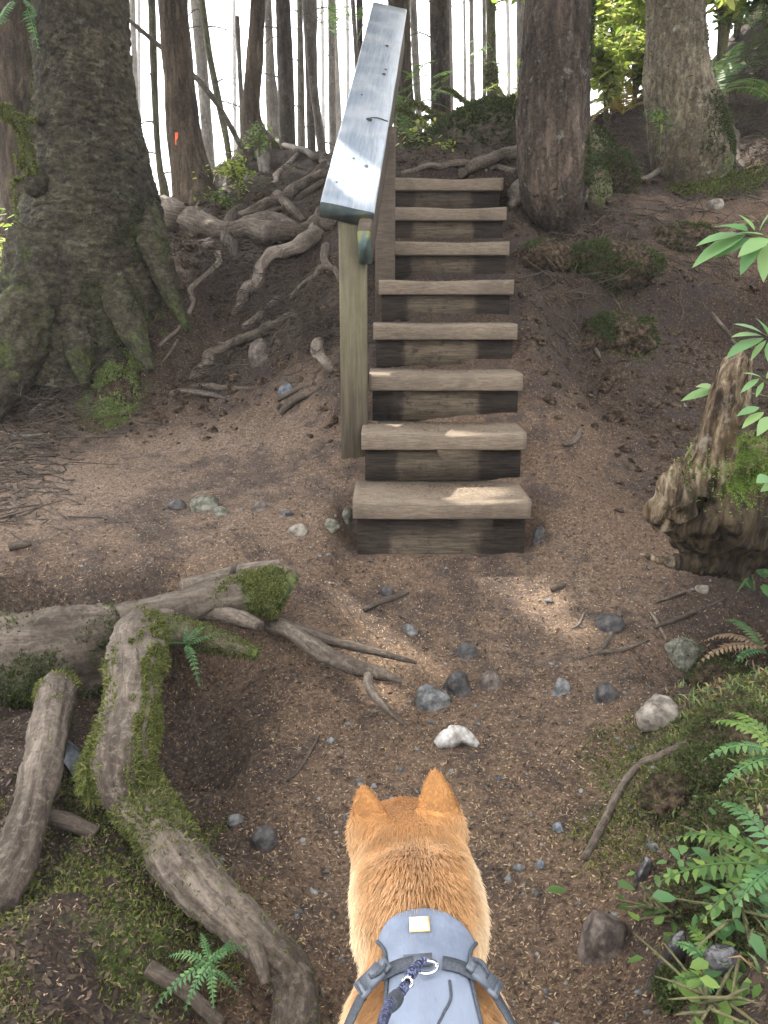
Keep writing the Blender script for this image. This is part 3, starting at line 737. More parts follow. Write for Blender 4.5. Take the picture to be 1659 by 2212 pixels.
TREES = {}
def tree(name, key, label, Yp, rows, mat, seg=32, nvis=70, top=17.0, flare=0.35, fk=0.3, flutes=5, crown_r=1.8, crown_n=1500, crown_z=None, detail=None, lean_y=0.0, group='conifers standing round the stairs', foot=None, cut=False, sink=0.3, moss_side=None):
    rows = sorted(rows, key=lambda r: -r[0])                       # bottom row first
    pts = []
    for k, (py, xl, xr) in enumerate(rows):
        y = Yp + lean_y * (rows[0][0] - py) / 300.0
        c = AY((xl + xr) / 2, py, y); d = (c - EYE)[1] * CP - (c - EYE)[2] * SP
        pts.append([*c, (xr - xl) / 2 * d / F_PX])
    pts = np.array(pts)
    gz0 = H([pts[0, :2]])[0]
    dirn = pts[0, :3] - pts[1, :3]; dirn = dirn / max(1e-6, -dirn[2])
    if foot is None and pts[0, 2] > gz0 - 0.1:
        e = pts[0].copy(); e[:3] += dirn * (pts[0, 2] - gz0 + sink) * np.array([0.5, 0.5, 1]); pts = np.vstack([e, pts])
    ztop = pts[-1, 2]
    n_up = 0
    if not cut:
        dv = pts[-1, :3] - pts[-2, :3]; dv = dv / dv[2]
        r0 = pts[-1, 3]; tp = pts[-1, :3].copy()
        for f in (0.12, 0.35, 0.65, 1.0):
            pts = np.vstack([pts, [*(tp + dv * (top - ztop) * f * np.array([1 - .5 * f, 1 - .5 * f, 1])), r0 * (1 - 0.85 * f)]])
    m = len(pts)
    # denser rings where the picture shows the trunk
    seglen = np.linalg.norm(np.diff(pts[:, :3], axis=0), axis=1)
    nv = m - 1 - (0 if cut else 4)
    u = np.concatenate([np.linspace(0, nv, nvis, endpoint=False), np.linspace(nv, m - 1 - 1e-9, 2 if cut else 26)])
    # spline sampled at u
    E = np.vstack([2 * pts[0] - pts[1], pts, 2 * pts[-1] - pts[-2]])
    k = np.minimum(u.astype(int), m - 2); t = (u - k)[:, None]
    p0, p1, p2, p3 = E[k], E[k + 1], E[k + 2], E[k + 3]
    PR = 0.5 * ((2 * p1) + (p2 - p0) * t + (2 * p0 - 5 * p1 + 4 * p2 - p3) * t ** 2 + (3 * p1 - p0 - 3 * p2 + p3) * t ** 3)
    P, r = PR[:, :3], np.maximum(PR[:, 3], 0.01)
    Tn, A, B = frames(P)
    th = np.linspace(0, 2 * math.pi, seg, endpoint=False)
    D = A[:, None] * np.cos(th)[None, :, None] + B[:, None] * np.sin(th)[None, :, None]
    g = np.maximum(P[:, 2] - gz0, 0)
    ph = rng.random() * 6
    fl = 1 + flare * np.exp(-g / fk)[:, None] * (1 + 0.5 * np.cos(flutes * th + ph)[None] + .25 * np.cos((flutes - 2) * th + 2 * ph)[None])
    rad = r[:, None] * fl
    V = P[:, None] + D * rad[..., None]
    flat = V.reshape(-1, 3); Df = D.reshape(-1, 3)
    s = np.concatenate([[0], np.cumsum(np.linalg.norm(np.diff(P, axis=0), axis=1))])
    arc = (th[None] * np.mean(r)).repeat(len(P), 0).ravel(); hgt = np.repeat(s, seg)
    disp = r.mean() * 0.06 * fbm(flat, 2.5 / max(0.3, r.mean() * 4), 3)
    tone = None
    if detail:
        dv_, tone = detail(flat, arc, hgt); disp = disp + dv_
    else: disp = disp + min(0.01, r.mean() * 0.06) * fbm(flat * np.array([1, 1, .25]), 26, 3)
    flat = flat + Df * disp[:, None]
    n = len(P); Q = grid_faces(n, seg)
    j = np.arange(seg); Vt = np.vstack([flat, P[-1]]); T = np.stack([(n - 1) * seg + j, (n - 1) * seg + (j + 1) % seg, np.full(seg, n * seg)], 1)
    geo = (Vt, Q, T)
    root = empty(name, (pts[0, 0], pts[0, 1], gz0), label, 'tree', group)
    tr = mk('trunk', geo, mat, root)
    if tone is not None: attr(tr, 'tone', np.append(tone, 0))
    if moss_side is not None: attr(tr, 'moss', moss_side(Vt))
    if not cut and crown_n:
        cz = crown_z or ztop + 2.0 + (top - ztop) * 0.12
        mk('crown', crown(P[0], P[-1], cz, crown_r, crown_n, sum(map(ord, key))), needle_mat, root, smooth_shade=False)
    TREES[key] = dict(root=root, geo=geo, trunk=tr, P=P, r=r)
    return root

def plates(su, sv, amp, seed=0, ridge=0.0):
    """raised, ragged bark plates: su, sv plate size round and along the stem in metres"""
    def f(V, arc, h):
        wob = np.column_stack([fbm(V + q, 9, 4, .65) for q in (0, 31)]) * 1.1
        d1, d2, val = cells(np.column_stack([arc / su, h / sv]) + wob, seed)
        edge = smooth(d2 - d1, 0.0, 0.22); pat = fbm(V + 5, 4, 3)
        strip = 1 - 2 * np.abs(fbm(np.column_stack([V[:, 0] * 24, V[:, 1] * 24, V[:, 2] * 3.5]), 1.0, 3, .6))
        lift = (edge * (0.35 + 0.65 * val) - .45) * (.55 + .45 * pat)
        return amp * lift + amp * .9 * (strip - .5) + amp * 0.6 * fbm(V, 45, 3), .40 * (val - .5) + .18 * (edge - .75) + .35 * (strip - .5) + .3 * pat
    return f

def spruce_scales(V, arc, h):
    """small flaky scales, ragged and uneven, lying slantwise round the stem"""
    wob = np.column_stack([fbm(V + q, 11, 4, .65) for q in (0, 31)]) * 1.3
    U = np.column_stack([arc / 0.052 + 0.5 * h / 0.05, h / 0.030]) + wob
    d1, d2, val = cells(U, 3); e = smooth(d2 - d1, 0.0, 0.25); pat = smooth(fbm(V + 9, 5, 3), -.4, .4)
    big = cells(np.column_stack([arc / 0.16, h / 0.11]) + wob * .5, 8); flake = smooth(big[2], .55, .75) * smooth(big[1] - big[0], 0, .3)
    n1 = fbm(V * np.array([1, 1, 1.6]), 30, 4, .65)
    return 0.007 * (e * val - .4) * pat + 0.008 * flake + 0.016 * n1 + 0.025 * fbm(V, 2.6, 3), .35 * (val - .5) * pat + .25 * flake + .55 * n1 + .25 * fbm(V + 3, 4, 3)

def spruce_moss(V):
    x = (V[:, 0] - AY(190, 400, 5.0)[0]); z = V[:, 2]
    left = 0.30 * smooth(-x, 0.20, 0.34); low = 0.22 * (1 - smooth(z, 1.2, 2.0)) * smooth(x, -0.1, 0.35)
    return left + low - 0.06

tree('spruce_tree', 'spruce', 'huge dark scaly spruce with a broken mossy branch on its left side', 5.05,
     [(0, 77, 276), (120, 77, 284), (240, 77, 294), (312, 76, 306), (380, 73, 322), (450, 64, 340), (540, 54, 350), (640, 44, 352), (740, 20, 345)],
     bark_spruce, seg=260, nvis=330, top=20, flare=0.10, fk=0.25, flutes=5, crown_r=4.4, crown_n=8500, crown_z=8, detail=spruce_scales, moss_side=spruce_moss)
tree('cedar_tree', 'cedar', 'wide fluted brown cedar trunk at the left edge behind the huge spruce', 7.4,
     [(0, -12, 90), (250, -8, 92), (456, 5, 100), (520, -10, 110)], bark_brown, seg=72, flare=0.25, flutes=7, top=19, crown_r=3.6, crown_n=4200, crown_z=9, detail=plates(.09, .9, .02, 5))
tree('conifer_tree', 'thin_left', 'thin mossy trunk between the huge spruce and the orange blazed tree', 9.5,
     [(0, 319, 336), (240, 329, 343), (360, 338, 352), (420, 346, 366)], bark_green, top=16, crown_n=900)
tree('conifer_tree', 'pale_left', 'faint pale trunk in the mist just right of the huge spruce', 26,
     [(0, 280, 292), (350, 293, 303), (480, 297, 308)], bark_grey, seg=14, nvis=16, top=24, crown_n=500, crown_z=17)
tree('conifer_tree', 'blaze', 'straight brown trunk carrying the small orange blaze', 7.0,
     [(0, 342, 404), (158, 354, 417), (288, 362, 433), (360, 371, 449), (405, 374, 462), (440, 376, 474)],
     bark_brown, seg=96, nvis=130, top=18, flare=0.12, crown_r=2.6, crown_n=2800, detail=plates(.035, .30, .007, 8))
tree('conifer_tree', 'pale_wide', 'broad pale misty trunk right behind the orange blazed tree', 18,
     [(0, 411, 437), (240, 432, 456), (380, 440, 466)], bark_grey, seg=20, nvis=20, top=20, crown_n=700, crown_z=14)
tree('conifer_tree', 'thin_lean', 'thin dark trunk leaning to the left just right of the orange blazed tree', 10.5,
     [(0, 428, 443), (120, 446, 460), (240, 469, 484), (345, 489, 502)], bark_green, top=15, crown_n=800)
tree('tree_snag', 'snag', 'thin dead trunk with a broken top just left of the curved tree', 11.5,
     [(41, 512, 517), (46, 508, 518), (150, 513, 523), (240, 517, 529), (340, 520, 533)], bark_grey, cut=True, crown_n=0, seg=20)
tree('hemlock_tree', 'curved', 'curved brown tree standing on the root mound, mossy at its forked foot', 8.6,
     [(0, 542, 573), (120, 533, 568), (200, 527, 562), (250, 524, 562), (285, 523, 574), (320, 520, 592)],
     bark_brown, seg=72, nvis=100, top=16, flare=0.25, fk=0.2, crown_r=2.2, crown_n=2000, detail=plates(.04, .3, .006, 4), moss_side=lambda V: 0.35 * (1 - smooth(V[:, 2], 2.9, 3.4)))
tree('conifer_tree', 'pale_curve', 'pale grey trunk just right of the curved tree on the mound', 17,
     [(0, 572, 587), (150, 573, 594), (290, 577, 606)], bark_grey, seg=20, nvis=20, top=20, crown_n=700, crown_z=13)
tree('conifer_tree', 'dark_mid', 'dark straight trunk right of the curved tree, broadest of those by the rail', 11.8,
     [(0, 595, 627), (150, 599, 634), (310, 603, 639)], bark_dark, seg=48, top=18, crown_n=1200, crown_r=2)
tree('conifer_tree', 'grey_a', 'slim straight grey trunk between the dark trunk and the crooked grey one', 13,
     [(0, 641, 653), (150, 642, 657), (316, 643, 660)], bark_grey, seg=24, nvis=40, top=17, crown_n=700)
tree('conifer_tree', 'grey_b', 'grey trunk leaning left at the top, last before the rail', 12,
     [(0, 652, 685), (100, 660, 685), (200, 670, 688), (350, 688, 707)], bark_grey, seg=30, nvis=50, top=17, crown_n=900)
tree('conifer_tree', 'thin_dark', 'thin dark trunk crossing behind the leaning grey one by the rail', 14.5,
     [(0, 652, 664), (160, 660, 676), (331, 664, 683)], bark_dark, seg=20, nvis=30, top=16, crown_n=500)
tree('conifer_tree', 'pale_rail', 'pale misty trunk with a green sprig, just left of the top of the rail', 18,
     [(0, 708, 723), (150, 709, 724), (336, 711, 727)], bark_grey, seg=20, nvis=20, top=19, crown_n=600, crown_z=13)
tree('conifer_tree', 'faint_rail', 'faint tapering trunk touching the pale one left of the rail', 27,
     [(60, 722, 728), (250, 724, 738), (360, 726, 743)], bark_grey, seg=14, nvis=16, top=24, crown_n=300, crown_z=18)
tree('conifer_tree', 'rail_a', 'slim grey trunk half hidden by the left edge of the rail', 14,
     [(0, 757, 767), (140, 766, 775), (300, 772, 784)], bark_grey, seg=20, nvis=30, top=16, crown_n=600)
tree('conifer_tree', 'rail_b', 'thin dark trunk vanishing behind the upper left edge of the rail', 11,
     [(0, 769, 784), (120, 773, 784), (300, 780, 790)], bark_dark, seg=20, nvis=30, top=15, crown_n=700)
tree('conifer_tree', 'rail_dark', 'dark brown trunk half behind the right edge of the rail, flared at the foot', 9.6,
     [(0, 838, 884), (154, 846, 890), (240, 850, 896), (312, 850, 904), (345, 846, 915)], bark_brown, seg=64, nvis=80, top=18, flare=.2, crown_n=1800, crown_r=2.2, detail=plates(.05, .4, .008, 14))
tree('conifer_tree', 'pale_right', 'pale misty trunk just right of the dark one behind the rail', 18,
     [(0, 885, 900), (160, 891, 907), (330, 901, 914)], bark_grey, seg=20, nvis=20, top=20, crown_n=600, crown_z=13)
tree('conifer_tree', 'sprig', 'dark straight trunk with a green sprig on its face, above the top step', 10.2,
     [(0, 928, 969), (150, 930, 971), (300, 931, 973)], bark_dark, seg=60, nvis=80, top=18, crown_n=1600, crown_r=2.2, detail=plates(.05, .35, .008, 15))
tree('conifer_tree', 'pale_sliver', 'pale misty trunk showing behind the right edge of the sprigged dark trunk', 21,
     [(0, 962, 976), (300, 967, 980)], bark_grey, seg=16, nvis=16, top=22, crown_n=400, crown_z=15)
tree('conifer_tree', 'slim_right', 'slim pale trunk standing alone in the bright gap above the mossy nurse log', 22,
     [(0, 1013, 1023), (150, 1014, 1025), (290, 1015, 1027)], bark_grey, seg=16, nvis=20, top=22, crown_n=400, crown_z=15)
tree('conifer_tree', 'faint_gap', 'very faint distant trunk left of the slim pale one in the bright gap', 34,
     [(60, 1000, 1006), (290, 1001, 1009)], bark_grey, seg=12, nvis=12, top=28, crown_n=200, crown_z=22)
tree('conifer_tree', 'pale_pair', 'pale trunk touching the left side of the mossy green flecked trunk', 19,
     [(0, 1041, 1050), (290, 1041, 1050)], bark_grey, seg=14, nvis=16, top=20, crown_n=400, crown_z=14)
tree('conifer_tree', 'flecked', 'slender dark trunk with green moss flecks, left of the big leaning tree', 11.2,
     [(0, 1050, 1070), (150, 1051, 1073), (285, 1052, 1078)], bark_green, seg=36, nvis=60, top=17, crown_n=900)
tree('conifer_tree', 'pale_edge', 'pale trunk touching the left edge of the big leaning tree', 17,
     [(0, 1115, 1136), (290, 1116, 1138)], bark_grey, seg=20, nvis=20, top=20, crown_n=600, crown_z=13)

for px, w, yy, base, lab in [(300, 8, 48, 470, 'faint ghostly trunk close to the right of the huge spruce'), 
                             (506, 8, 60, 380, 'faint ghostly trunk just left of the broken topped snag'), 
                             (696, 8, 60, 345, 'faint ghostly trunk between the crooked grey one and the sprigged pale one'), (750, 8, 50, 350, 'faint ghostly trunk beside the upper left edge of the rail'),
                             
                             (1096, 8, 50, 300, 'faint ghostly trunk between the green flecked and the big leaning trunk'), (1306, 9, 34, 260, 'pale straight trunk showing through the sunlit maple, left'), (1368, 8, 38, 250, 'pale straight trunk showing through the sunlit maple, right')]:
    tree('distant_tree', 'far%d' % px, lab, yy, [(0, px - w / 2, px + w / 2), (base, px - w * .45 + 3, px + w * .65 + 3)], bark_grey, seg=10, nvis=10, top=34, crown_n=160, crown_z=28, group='faint trunks far back in the mist', flare=0)

def lean_moss(V):
    x = V[:, 0] - AY(1200, 350, 5.3)[0]
    return 0.33 * smooth(x, 0.12, 0.24) + 0.2 * smooth(V[:, 2], 3.0, 3.8) - 0.12
tree('leaning_tree', 'leaner', 'big dark flaky trunk beside the top of the stairs, rounded foot', 5.25,
     [(0, 1137, 1279), (120, 1126, 1275), (240, 1117, 1270), (336, 1119, 1269), (400, 1126, 1269), (435, 1136, 1266), (462, 1150, 1258), (482, 1168, 1246), (496, 1190, 1232)],
     bark_dark, seg=220, nvis=260, top=20, flare=0.0, crown_r=3.2, crown_n=5000, crown_z=8, detail=plates(.06, .20, .010, 6), moss_side=lean_moss, foot=1)
tree('hemlock_tree', 'upper', 'big grey brown mossy trunk on the upper right slope beside the dirt ledge', 6.3,
     [(0, 1397, 1518), (168, 1392, 1532), (240, 1397, 1552), (312, 1404, 1572), (370, 1415, 1575), (410, 1430, 1556)],
     bark_mossy, seg=200, nvis=220, top=20, flare=0.0, crown_r=3.0, crown_n=3600, crown_z=9, detail=plates(.022, .045, .006, 9), sink=0.2,
     moss_side=lambda V: 0.28 * smooth(V[:, 0] - AY(1480, 300, 6.3)[0], 0.1, 0.3) + 0.1 * (1 - smooth(V[:, 2], 2.6, 3.4)) - 0.05)

# pale orange plastic blaze nailed to a trunk
bz = AY(383.6, 300, 7.0); tb = TREES['blaze']; k = np.argmin(abs(tb['P'][:, 2] - bz[2]))
fy = tb['P'][k, 1] - math.sqrt(max(tb['r'][k] ** 2 - (bz[0] - tb['P'][k, 0]) ** 2, 0)) - 0.014
bz = AY(383.6, 300, fy)
c_, s_ = math.cos(math.radians(4)), math.sin(math.radians(4))
blaze_mat = m_plain('faded_orange_plastic', [(0.3, (0.85, 0.10, 0.02)), (0.7, (0.95, 0.15, 0.035))], 40, 0.5, 0.4, 0.05)
o = mk('trail_blaze', box(bz, (0.040, 0.006, 0.092), rot=[[c_, 0, s_], [0, 1, 0], [-s_, 0, c_]]), blaze_mat, smooth_shade=False)
tag(o, 'small bright orange rectangular blaze on the straight brown trunk', 'trail marker')

# limbs and dead wood on the trees
bare_mat = m_bark('bare_grey_branch', (0.05, 0.042, 0.032), (0.11, 0.095, 0.075), (0.20, 0.175, 0.14), (1, 1, 1), 30, moss=0.25, bump=0.4)
mossy_branch_mat = m_bark('mossy_branch', (0.030, 0.026, 0.014), (0.06, 0.055, 0.028), (0.10, 0.10, 0.05), (1, 1, 1), 30, moss=0.6, moss_scale=12, bump=0.5)
gl = tube([AY(268, 35, 7.9), AY(342, 97, 7.95), AY(421, 166, 8.05), AY(455, 205, 8.1), AY(485, 250, 8.2), AY(526, 326, 8.4)], [.018, .021, .025, .028, .024, .030], 10, 60, .15, 9)
o = mk('fallen_pole', gl, bare_mat); tag(o, 'thin dead trunk lying at a slant behind the orange blazed tree', 'dead trunk')
# the broken mossy branch on the left of the spruce
spr = TREES['spruce']
gb = join([tube([AY(85, 392, 4.75), AY(70, 372, 4.66), AY(55, 310, 4.62), AY(45, 270, 4.6), AY(46, 245, 4.6)], [.055, .034, .026, .022, .012], 12, 40, .25, 12),
           tube([AY(50, 285, 4.6), AY(35, 262, 4.58), AY(20, 243, 4.56), AY(13, 240, 4.56), AY(10, 258, 4.56)], [.02, .028, .032, .03, .012], 12, 30, .3, 12),
           tube([AY(50, 268, 4.62), AY(64, 261, 4.7), AY(80, 258, 4.8)], [.010, .009, .012], 8, 12, .2),
           tube([AY(48, 365, 4.66), AY(33, 338, 4.62), AY(40, 345, 4.6)], [.010, .008, .006], 8, 12, .2),
           tube([AY(62, 385, 4.68), AY(38, 388, 4.66), AY(30, 392, 4.64), AY(35, 460, 4.64)], [.012, .010, .008, .004], 8, 20, .3)])
br = mk('broken_branch', gb, mossy_branch_mat, spr['root'])
mk('moss', moss_on(gb, 5200, lambda C, N: 0.3 + smooth(-N[:, 0], -.2, .6) + N[:, 2].clip(0), (.008, .03), .005, -0.6), moss_mat, br, smooth_shade=False)['kind'] = 'stuff'
# knot hole with a dark stub below the branch
mk('branch_collar', tube([AY(92, 398, 4.82), AY(80, 400, 4.70), AY(66, 402, 4.64)], [.09, .085, .05], 14, 14, .3, 10), bark_spruce, spr['root'])
# moss on the trunks
def trunk_moss(key, n, keep, L=(.008, .03), W=.006, mat=moss_dark_mat):
    t = TREES[key]
    mk('moss', moss_on(t['geo'], n, keep, L, W, 0.2), mat, t['root'], smooth_shade=False)['kind'] = 'stuff'
sx0 = AY(190, 400, 5.0)[0]
def sp_keep(C, N):
    pat = smooth(fbm(C, 3.5, 4), 0.02, 0.3)
    edge = smooth(sx0 + 0.08 - C[:, 0], .25, .38) * 1.0
    low = smooth(C[:, 0] - sx0, -.05, .25) * (1 - smooth(C[:, 2], 1.7, 2.1)) * 1.6
    return (C[:, 2] < 4.6) * (N[:, 1] < 0.4) * (0.015 + pat * (edge + low))
trunk_moss('spruce', 12000, sp_keep)
lx0 = AY(1200, 350, 5.3)[0]
trunk_moss('leaner', 7000, lambda C, N: (C[:, 2] < 4.8) * smooth(C[:, 0] - lx0, .10, .26) * (smooth(fbm(C, 4, 3), -.15, .25)), (.01, .035))
ux0 = AY(1480, 300, 6.3)[0]
trunk_moss('upper', 6000, lambda C, N: (C[:, 2] < 5.6) * (N[:, 1] < .3) * (smooth(C[:, 0] - ux0, -.05, .3) * smooth(fbm(C, 4, 3), -.1, .25) + .02), (.01, .035))
cx0 = TREES['curved']['P'][0]
trunk_moss('curved', 2500, lambda C, N: (C[:, 2] < cx0[2] + .75) * smooth(fbm(C, 5, 3), -.1, .2) * smooth(C[:, 0], cx0[0] - .05, cx0[0] + .1), (.01, .04), .008, moss_mat)
trunk_moss('flecked', 1800, lambda C, N: (C[:, 2] < 7) * smooth(fbm(C, 1.6, 3), .12, .4), (.03, .09), .012, moss_mat)
trunk_moss('thin_left', 900, lambda C, N: (C[:, 2] < 3.4) * smooth(fbm(C, 2.5, 3), .0, .3), (.02, .06), .012, moss_dark_mat)

def dead_branches(key, n, zlo, zhi, L):
    t = TREES[key]; gs = []; rs = np.random.default_rng(sum(map(ord, key)))
    for _ in range(n):
        z = rs.uniform(zlo, zhi); k = np.argmin(abs(t['P'][:, 2] - z)); p = t['P'][k]; a = rs.uniform(2.4, 7.0)
        d = np.array([math.cos(a), math.sin(a) * .6, rs.uniform(-.35, .15)]); l = L * rs.uniform(.4, 1.1)
        q = [p, p + d * l * .5 + np.array([0, 0, .04]), p + d * l + np.array([0, 0, -.12 * l])]
        gs.append(tube(q, [.013, .008, .003], 5, 12)); e = q[1]
        for _ in range(2):
            f = d + rs.normal(size=3) * .5; gs.append(tube([e, e + f * l * .3], [.005, .002], 4, 6))
    o = mk('dead_branches', join(gs), bare_mat, t['root']); o['kind'] = 'stuff'
for key, n, zlo, zhi, L in [('dark_mid', 9, 3.0, 6.5, .7), ('grey_a', 8, 3, 7, .6), ('grey_b', 8, 3, 7, .6), ('thin_left', 8, 2.4, 6, .6), ('pale_wide', 8, 4, 9, 1.2), ('thin_lean', 6, 3, 6, .5), ('sprig', 9, 3, 6.5, .8), ('flecked', 9, 3, 7, .7), ('slim_right', 9, 5, 11, 1.2),
                            ('rail_dark', 7, 3, 6, .7), ('pale_rail', 7, 4.5, 9, 1.0), ('pale_right', 7, 4.5, 9, 1.0), ('curved', 4, 4, 6, .5), ('snag', 5, 3, 5, .4), ('pale_curve', 6, 4, 9, 1.0), ('blaze', 4, 3.4, 5.2, .35)]:
    dead_branches(key, n, zlo, zhi, L)
# ------------------------------------------------------------------ roots, logs and the stump
root_mat = m_bark('weathered_root_bark', (0.034, 0.025, 0.018), (0.092, 0.072, 0.055), (0.19, 0.155, 0.122), (1, 1, 1), 34, moss=0.12, moss_scale=4, bump=0.6, bdist=0.008, grain=True)
root_pale = m_bark('bare_pale_root', (0.060, 0.046, 0.035), (0.13, 0.103, 0.081), (0.25, 0.208, 0.168), (1, 1, 1), 34, moss=0.0, bump=0.5, bdist=0.006, grain=True)
root_dark = m_bark('damp_dark_root', (0.030, 0.022, 0.016), (0.068, 0.052, 0.040), (0.12, 0.098, 0.076), (1, 1, 1), 34, moss=0.15, moss_scale=4, bump=0.7, bdist=0.01, grain=True)
log_mat = m_bark('mossy_log_bark', (0.035, 0.027, 0.019), (0.085, 0.066, 0.050), (0.155, 0.125, 0.098), (1, 1, 1), 18, moss=0.30, moss_scale=4, bump=0.8, bdist=0.012, grain=True)

def strand(pts, seg=16, rough=0.42, freq=14, n=None, flat=0.85):
    """a root over the ground: rows (px, py, radius, lift as a share of the radius)"""
    P, R = [], []
    for q in pts:
        px, py, r = q[:3]; lift = q[3] if len(q) > 3 else 0.3
        P.append(G(px, py) + np.array([0, 0, r * lift])); R.append(r)
    if len(P) > 2:                                                  # roots never run smooth: kink the path between the surveyed points
        S = spline(np.column_stack([P, R]), 2 * len(P) - 1); thin = np.clip(.055 / S[:, 3:4], .15, 1); J = rng.normal(size=(len(S), 3)) * S[:, 3:4] * .42 * thin; J[0] = 0; J[:, 2] *= .5
        S[:, :3] += J; S[:, 3] *= 1 + rng.uniform(-.09, .09, len(S)) * thin[:, 0]; P, R = list(S[:, :3]), list(S[:, 3])
    return tube(P, R, seg, n or 9 * len(P), rough, freq, flat, seed=pts[0][0])

spr_roots = [
    ([(290, 440, .17, -.1), (345, 462, .14, .1), (405, 484, .11, .2), (470, 500, .09, .2), (540, 512, .085, .5), (610, 528, .075, .6), (665, 520, .085, .7), (722, 492, .10, .6)], root_mat),
    ([(520, 497, .05, .6), (580, 487, .06, .8), (640, 498, .045, .3), (668, 508, .03, .1)], root_mat),
    ([(690, 515, .07, .8), (640, 552, .055, 1.2), (590, 582, .048, 1.3), (552, 620, .047, .8), (520, 660, .042, .4), (500, 680, .015, -.2)], root_pale),
    ([(705, 540, .03, .8), (705, 575, .026, .8), (695, 590, .026, 1.2), (655, 625, .024, 1), (633, 650, .018, .4)], root_mat),
    ([(700, 580, .02, 1), (725, 590, .018, 1), (735, 615, .014, .6)], root_mat),
    ([(470, 552, .022, 1), (468, 582, .020, 1), (440, 605, .017, 1), (412, 628, .016, 1), (420, 658, .014, .8), (385, 715, .013, .8), (345, 748, .011, .4)], root_pale),
    ([(645, 682, .028, .6), (600, 705, .036, .7), (560, 728, .034, .6), (505, 752, .034, .6), (465, 775, .036, .6), (430, 805, .036, .4), (412, 822, .012, 0)], root_mat),
    ([(600, 655, .026, 1), (560, 690, .030, 1), (525, 715, .022, .4)], root_pale),
    ([(690, 745, .034, .5), (688, 770, .032, .6), (702, 790, .028, .5), (722, 804, .020, .1)], root_pale),
    ([(370, 853, .020, .4), (425, 850, .020, .6), (486, 862, .012, .2)], root_mat),
    ([(410, 838, .018, .4), (450, 836, .022, .5), (500, 842, .018, .5), (550, 838, .010, .2)], root_mat),
    ([(600, 868, .016, .5), (640, 845, .016, .5), (665, 835, .010, .3)], root_dark),
    ([(608, 896, .022, .4), (650, 866, .022, .5), (690, 840, .014, .3)], root_dark),
    ([(520, 455, .035, .5), (490, 500, .05, .4), (500, 540, .05, .3), (510, 575, .03, 0)], root_dark),
]
for pts, m in spr_roots: mk('root', strand(pts), m, spr['root'])

for P_, R_ in [([AY(105, 540, 4.80), AY(72, 650, 4.62), AY(38, 745, 4.48), AY(0, 830, 4.36), AY(-50, 920, 4.22)], [.20, .18, .15, .12, .07]),
               ([AY(270, 420, 5.10), AY(312, 505, 4.92), AY(342, 562, 4.86), AY(372, 640, 4.80), AY(405, 715, 4.74)], [.12, .12, .085, .05, .015]),
               ([AY(148, 560, 4.92), AY(158, 670, 4.70), AY(170, 755, 4.56), AY(186, 835, 4.42)], [.10, .11, .08, .02]),
               ([AY(228, 540, 4.95), AY(258, 640, 4.74), AY(290, 720, 4.58), AY(326, 800, 4.42)], [.10, .11, .075, .02])]:
    g = tube(P_, R_, 48, 90, .22, 7, ridge=.22); o = mk('root', g, bark_spruce, spr['root']); attr(o, 'tone', .5 * fbm(g[0], 28, 4, .65)); attr(o, 'moss', .14 * np.ones(len(g[0])))
    mk('moss', moss_on(g, 1600, lambda C, N: smooth(fbm(C, 5, 4), -.05, .25) * (N[:, 2] > -.3), (.006, .022), .004), moss_dark_mat, o, smooth_shade=False)['kind'] = 'stuff'

cur = TREES['curved']['root']
for pts, m in [
    ([(530, 322, .05, .6), (520, 350, .04, .8), (500, 370, .035, .8), (488, 400, .03, .8), (480, 440, .022, .3)], root_mat),
    ([(575, 300, .06, .8), (600, 312, .045, 1), (650, 335, .035, .8), (690, 352, .028, .6), (712, 360, .02, .3)], root_mat),
    ([(640, 335, .03, .8), (633, 350, .026, .8), (600, 385, .022, .6), (585, 400, .018, .3)], root_pale),
    ([(702, 385, .04, .8), (655, 412, .042, .9), (610, 440, .045, .9), (560, 462, .04, .7), (510, 470, .03, .4)], root_mat),
    ([(600, 432, .035, 1), (630, 455, .03, .9), (660, 478, .02, .2)], root_mat),
    ([(700, 398, .024, .6), (650, 430, .026, .6), (610, 455, .022, .6), (550, 478, .03, .4)], root_dark),
    ([(560, 330, .07, .5), (570, 350, .06, .3), (575, 375, .03, 0)], root_mat)]:
    mk('root', strand(pts), m, cur)
lea = TREES['leaner']['root']
for pts, m in [
    ([(1122, 338, .05, .8), (1080, 352, .05, .8), (1035, 368, .045, .7), (1000, 378, .03, .4)], root_mat),
    ([(1020, 362, .025, .8), (975, 362, .028, .9), (920, 368, .026, .8), (868, 380, .018, .5)], root_mat),
    ([(1110, 375, .03, .4), (1070, 366, .02, .8), (1045, 372, .018, .6)], root_pale),
    ([(1128, 408, .05, .5), (1118, 430, .045, .5), (1105, 450, .03, .2)], root_pale),
    ([(1262, 320, .14, .2), (1280, 370, .12, .4), (1292, 415, .09, .4), (1290, 450, .05, .1)], bark_mossy),
    ([(1275, 300, .10, .2), (1305, 340, .10, .2), (1330, 380, .07, .1)], bark_mossy)]:
    g = strand(pts, 16)
    o = mk('root', g, m, lea)
    if m is bark_mossy:
        attr(o, 'moss', np.full(len(g[0]), .25))
        mk('moss', moss_on(g, 3500, lambda C, N: N[:, 2].clip(.1), (.01, .035), .006), moss_dark_mat, o, smooth_shade=False)['kind'] = 'stuff'
upp = TREES['upper']['root']
for pts, m in [([(1558, 170, .05, .5), (1572, 260, .06, .4), (1582, 340, .055, .4), (1588, 400, .04, .2)], root_dark),
               ([(1397, 200, .03, .6), (1350, 210, .028, .8), (1300, 240, .026, .6), (1275, 262, .02, .3)], root_dark)]:
    mk('root', strand(pts, 12), m, upp)

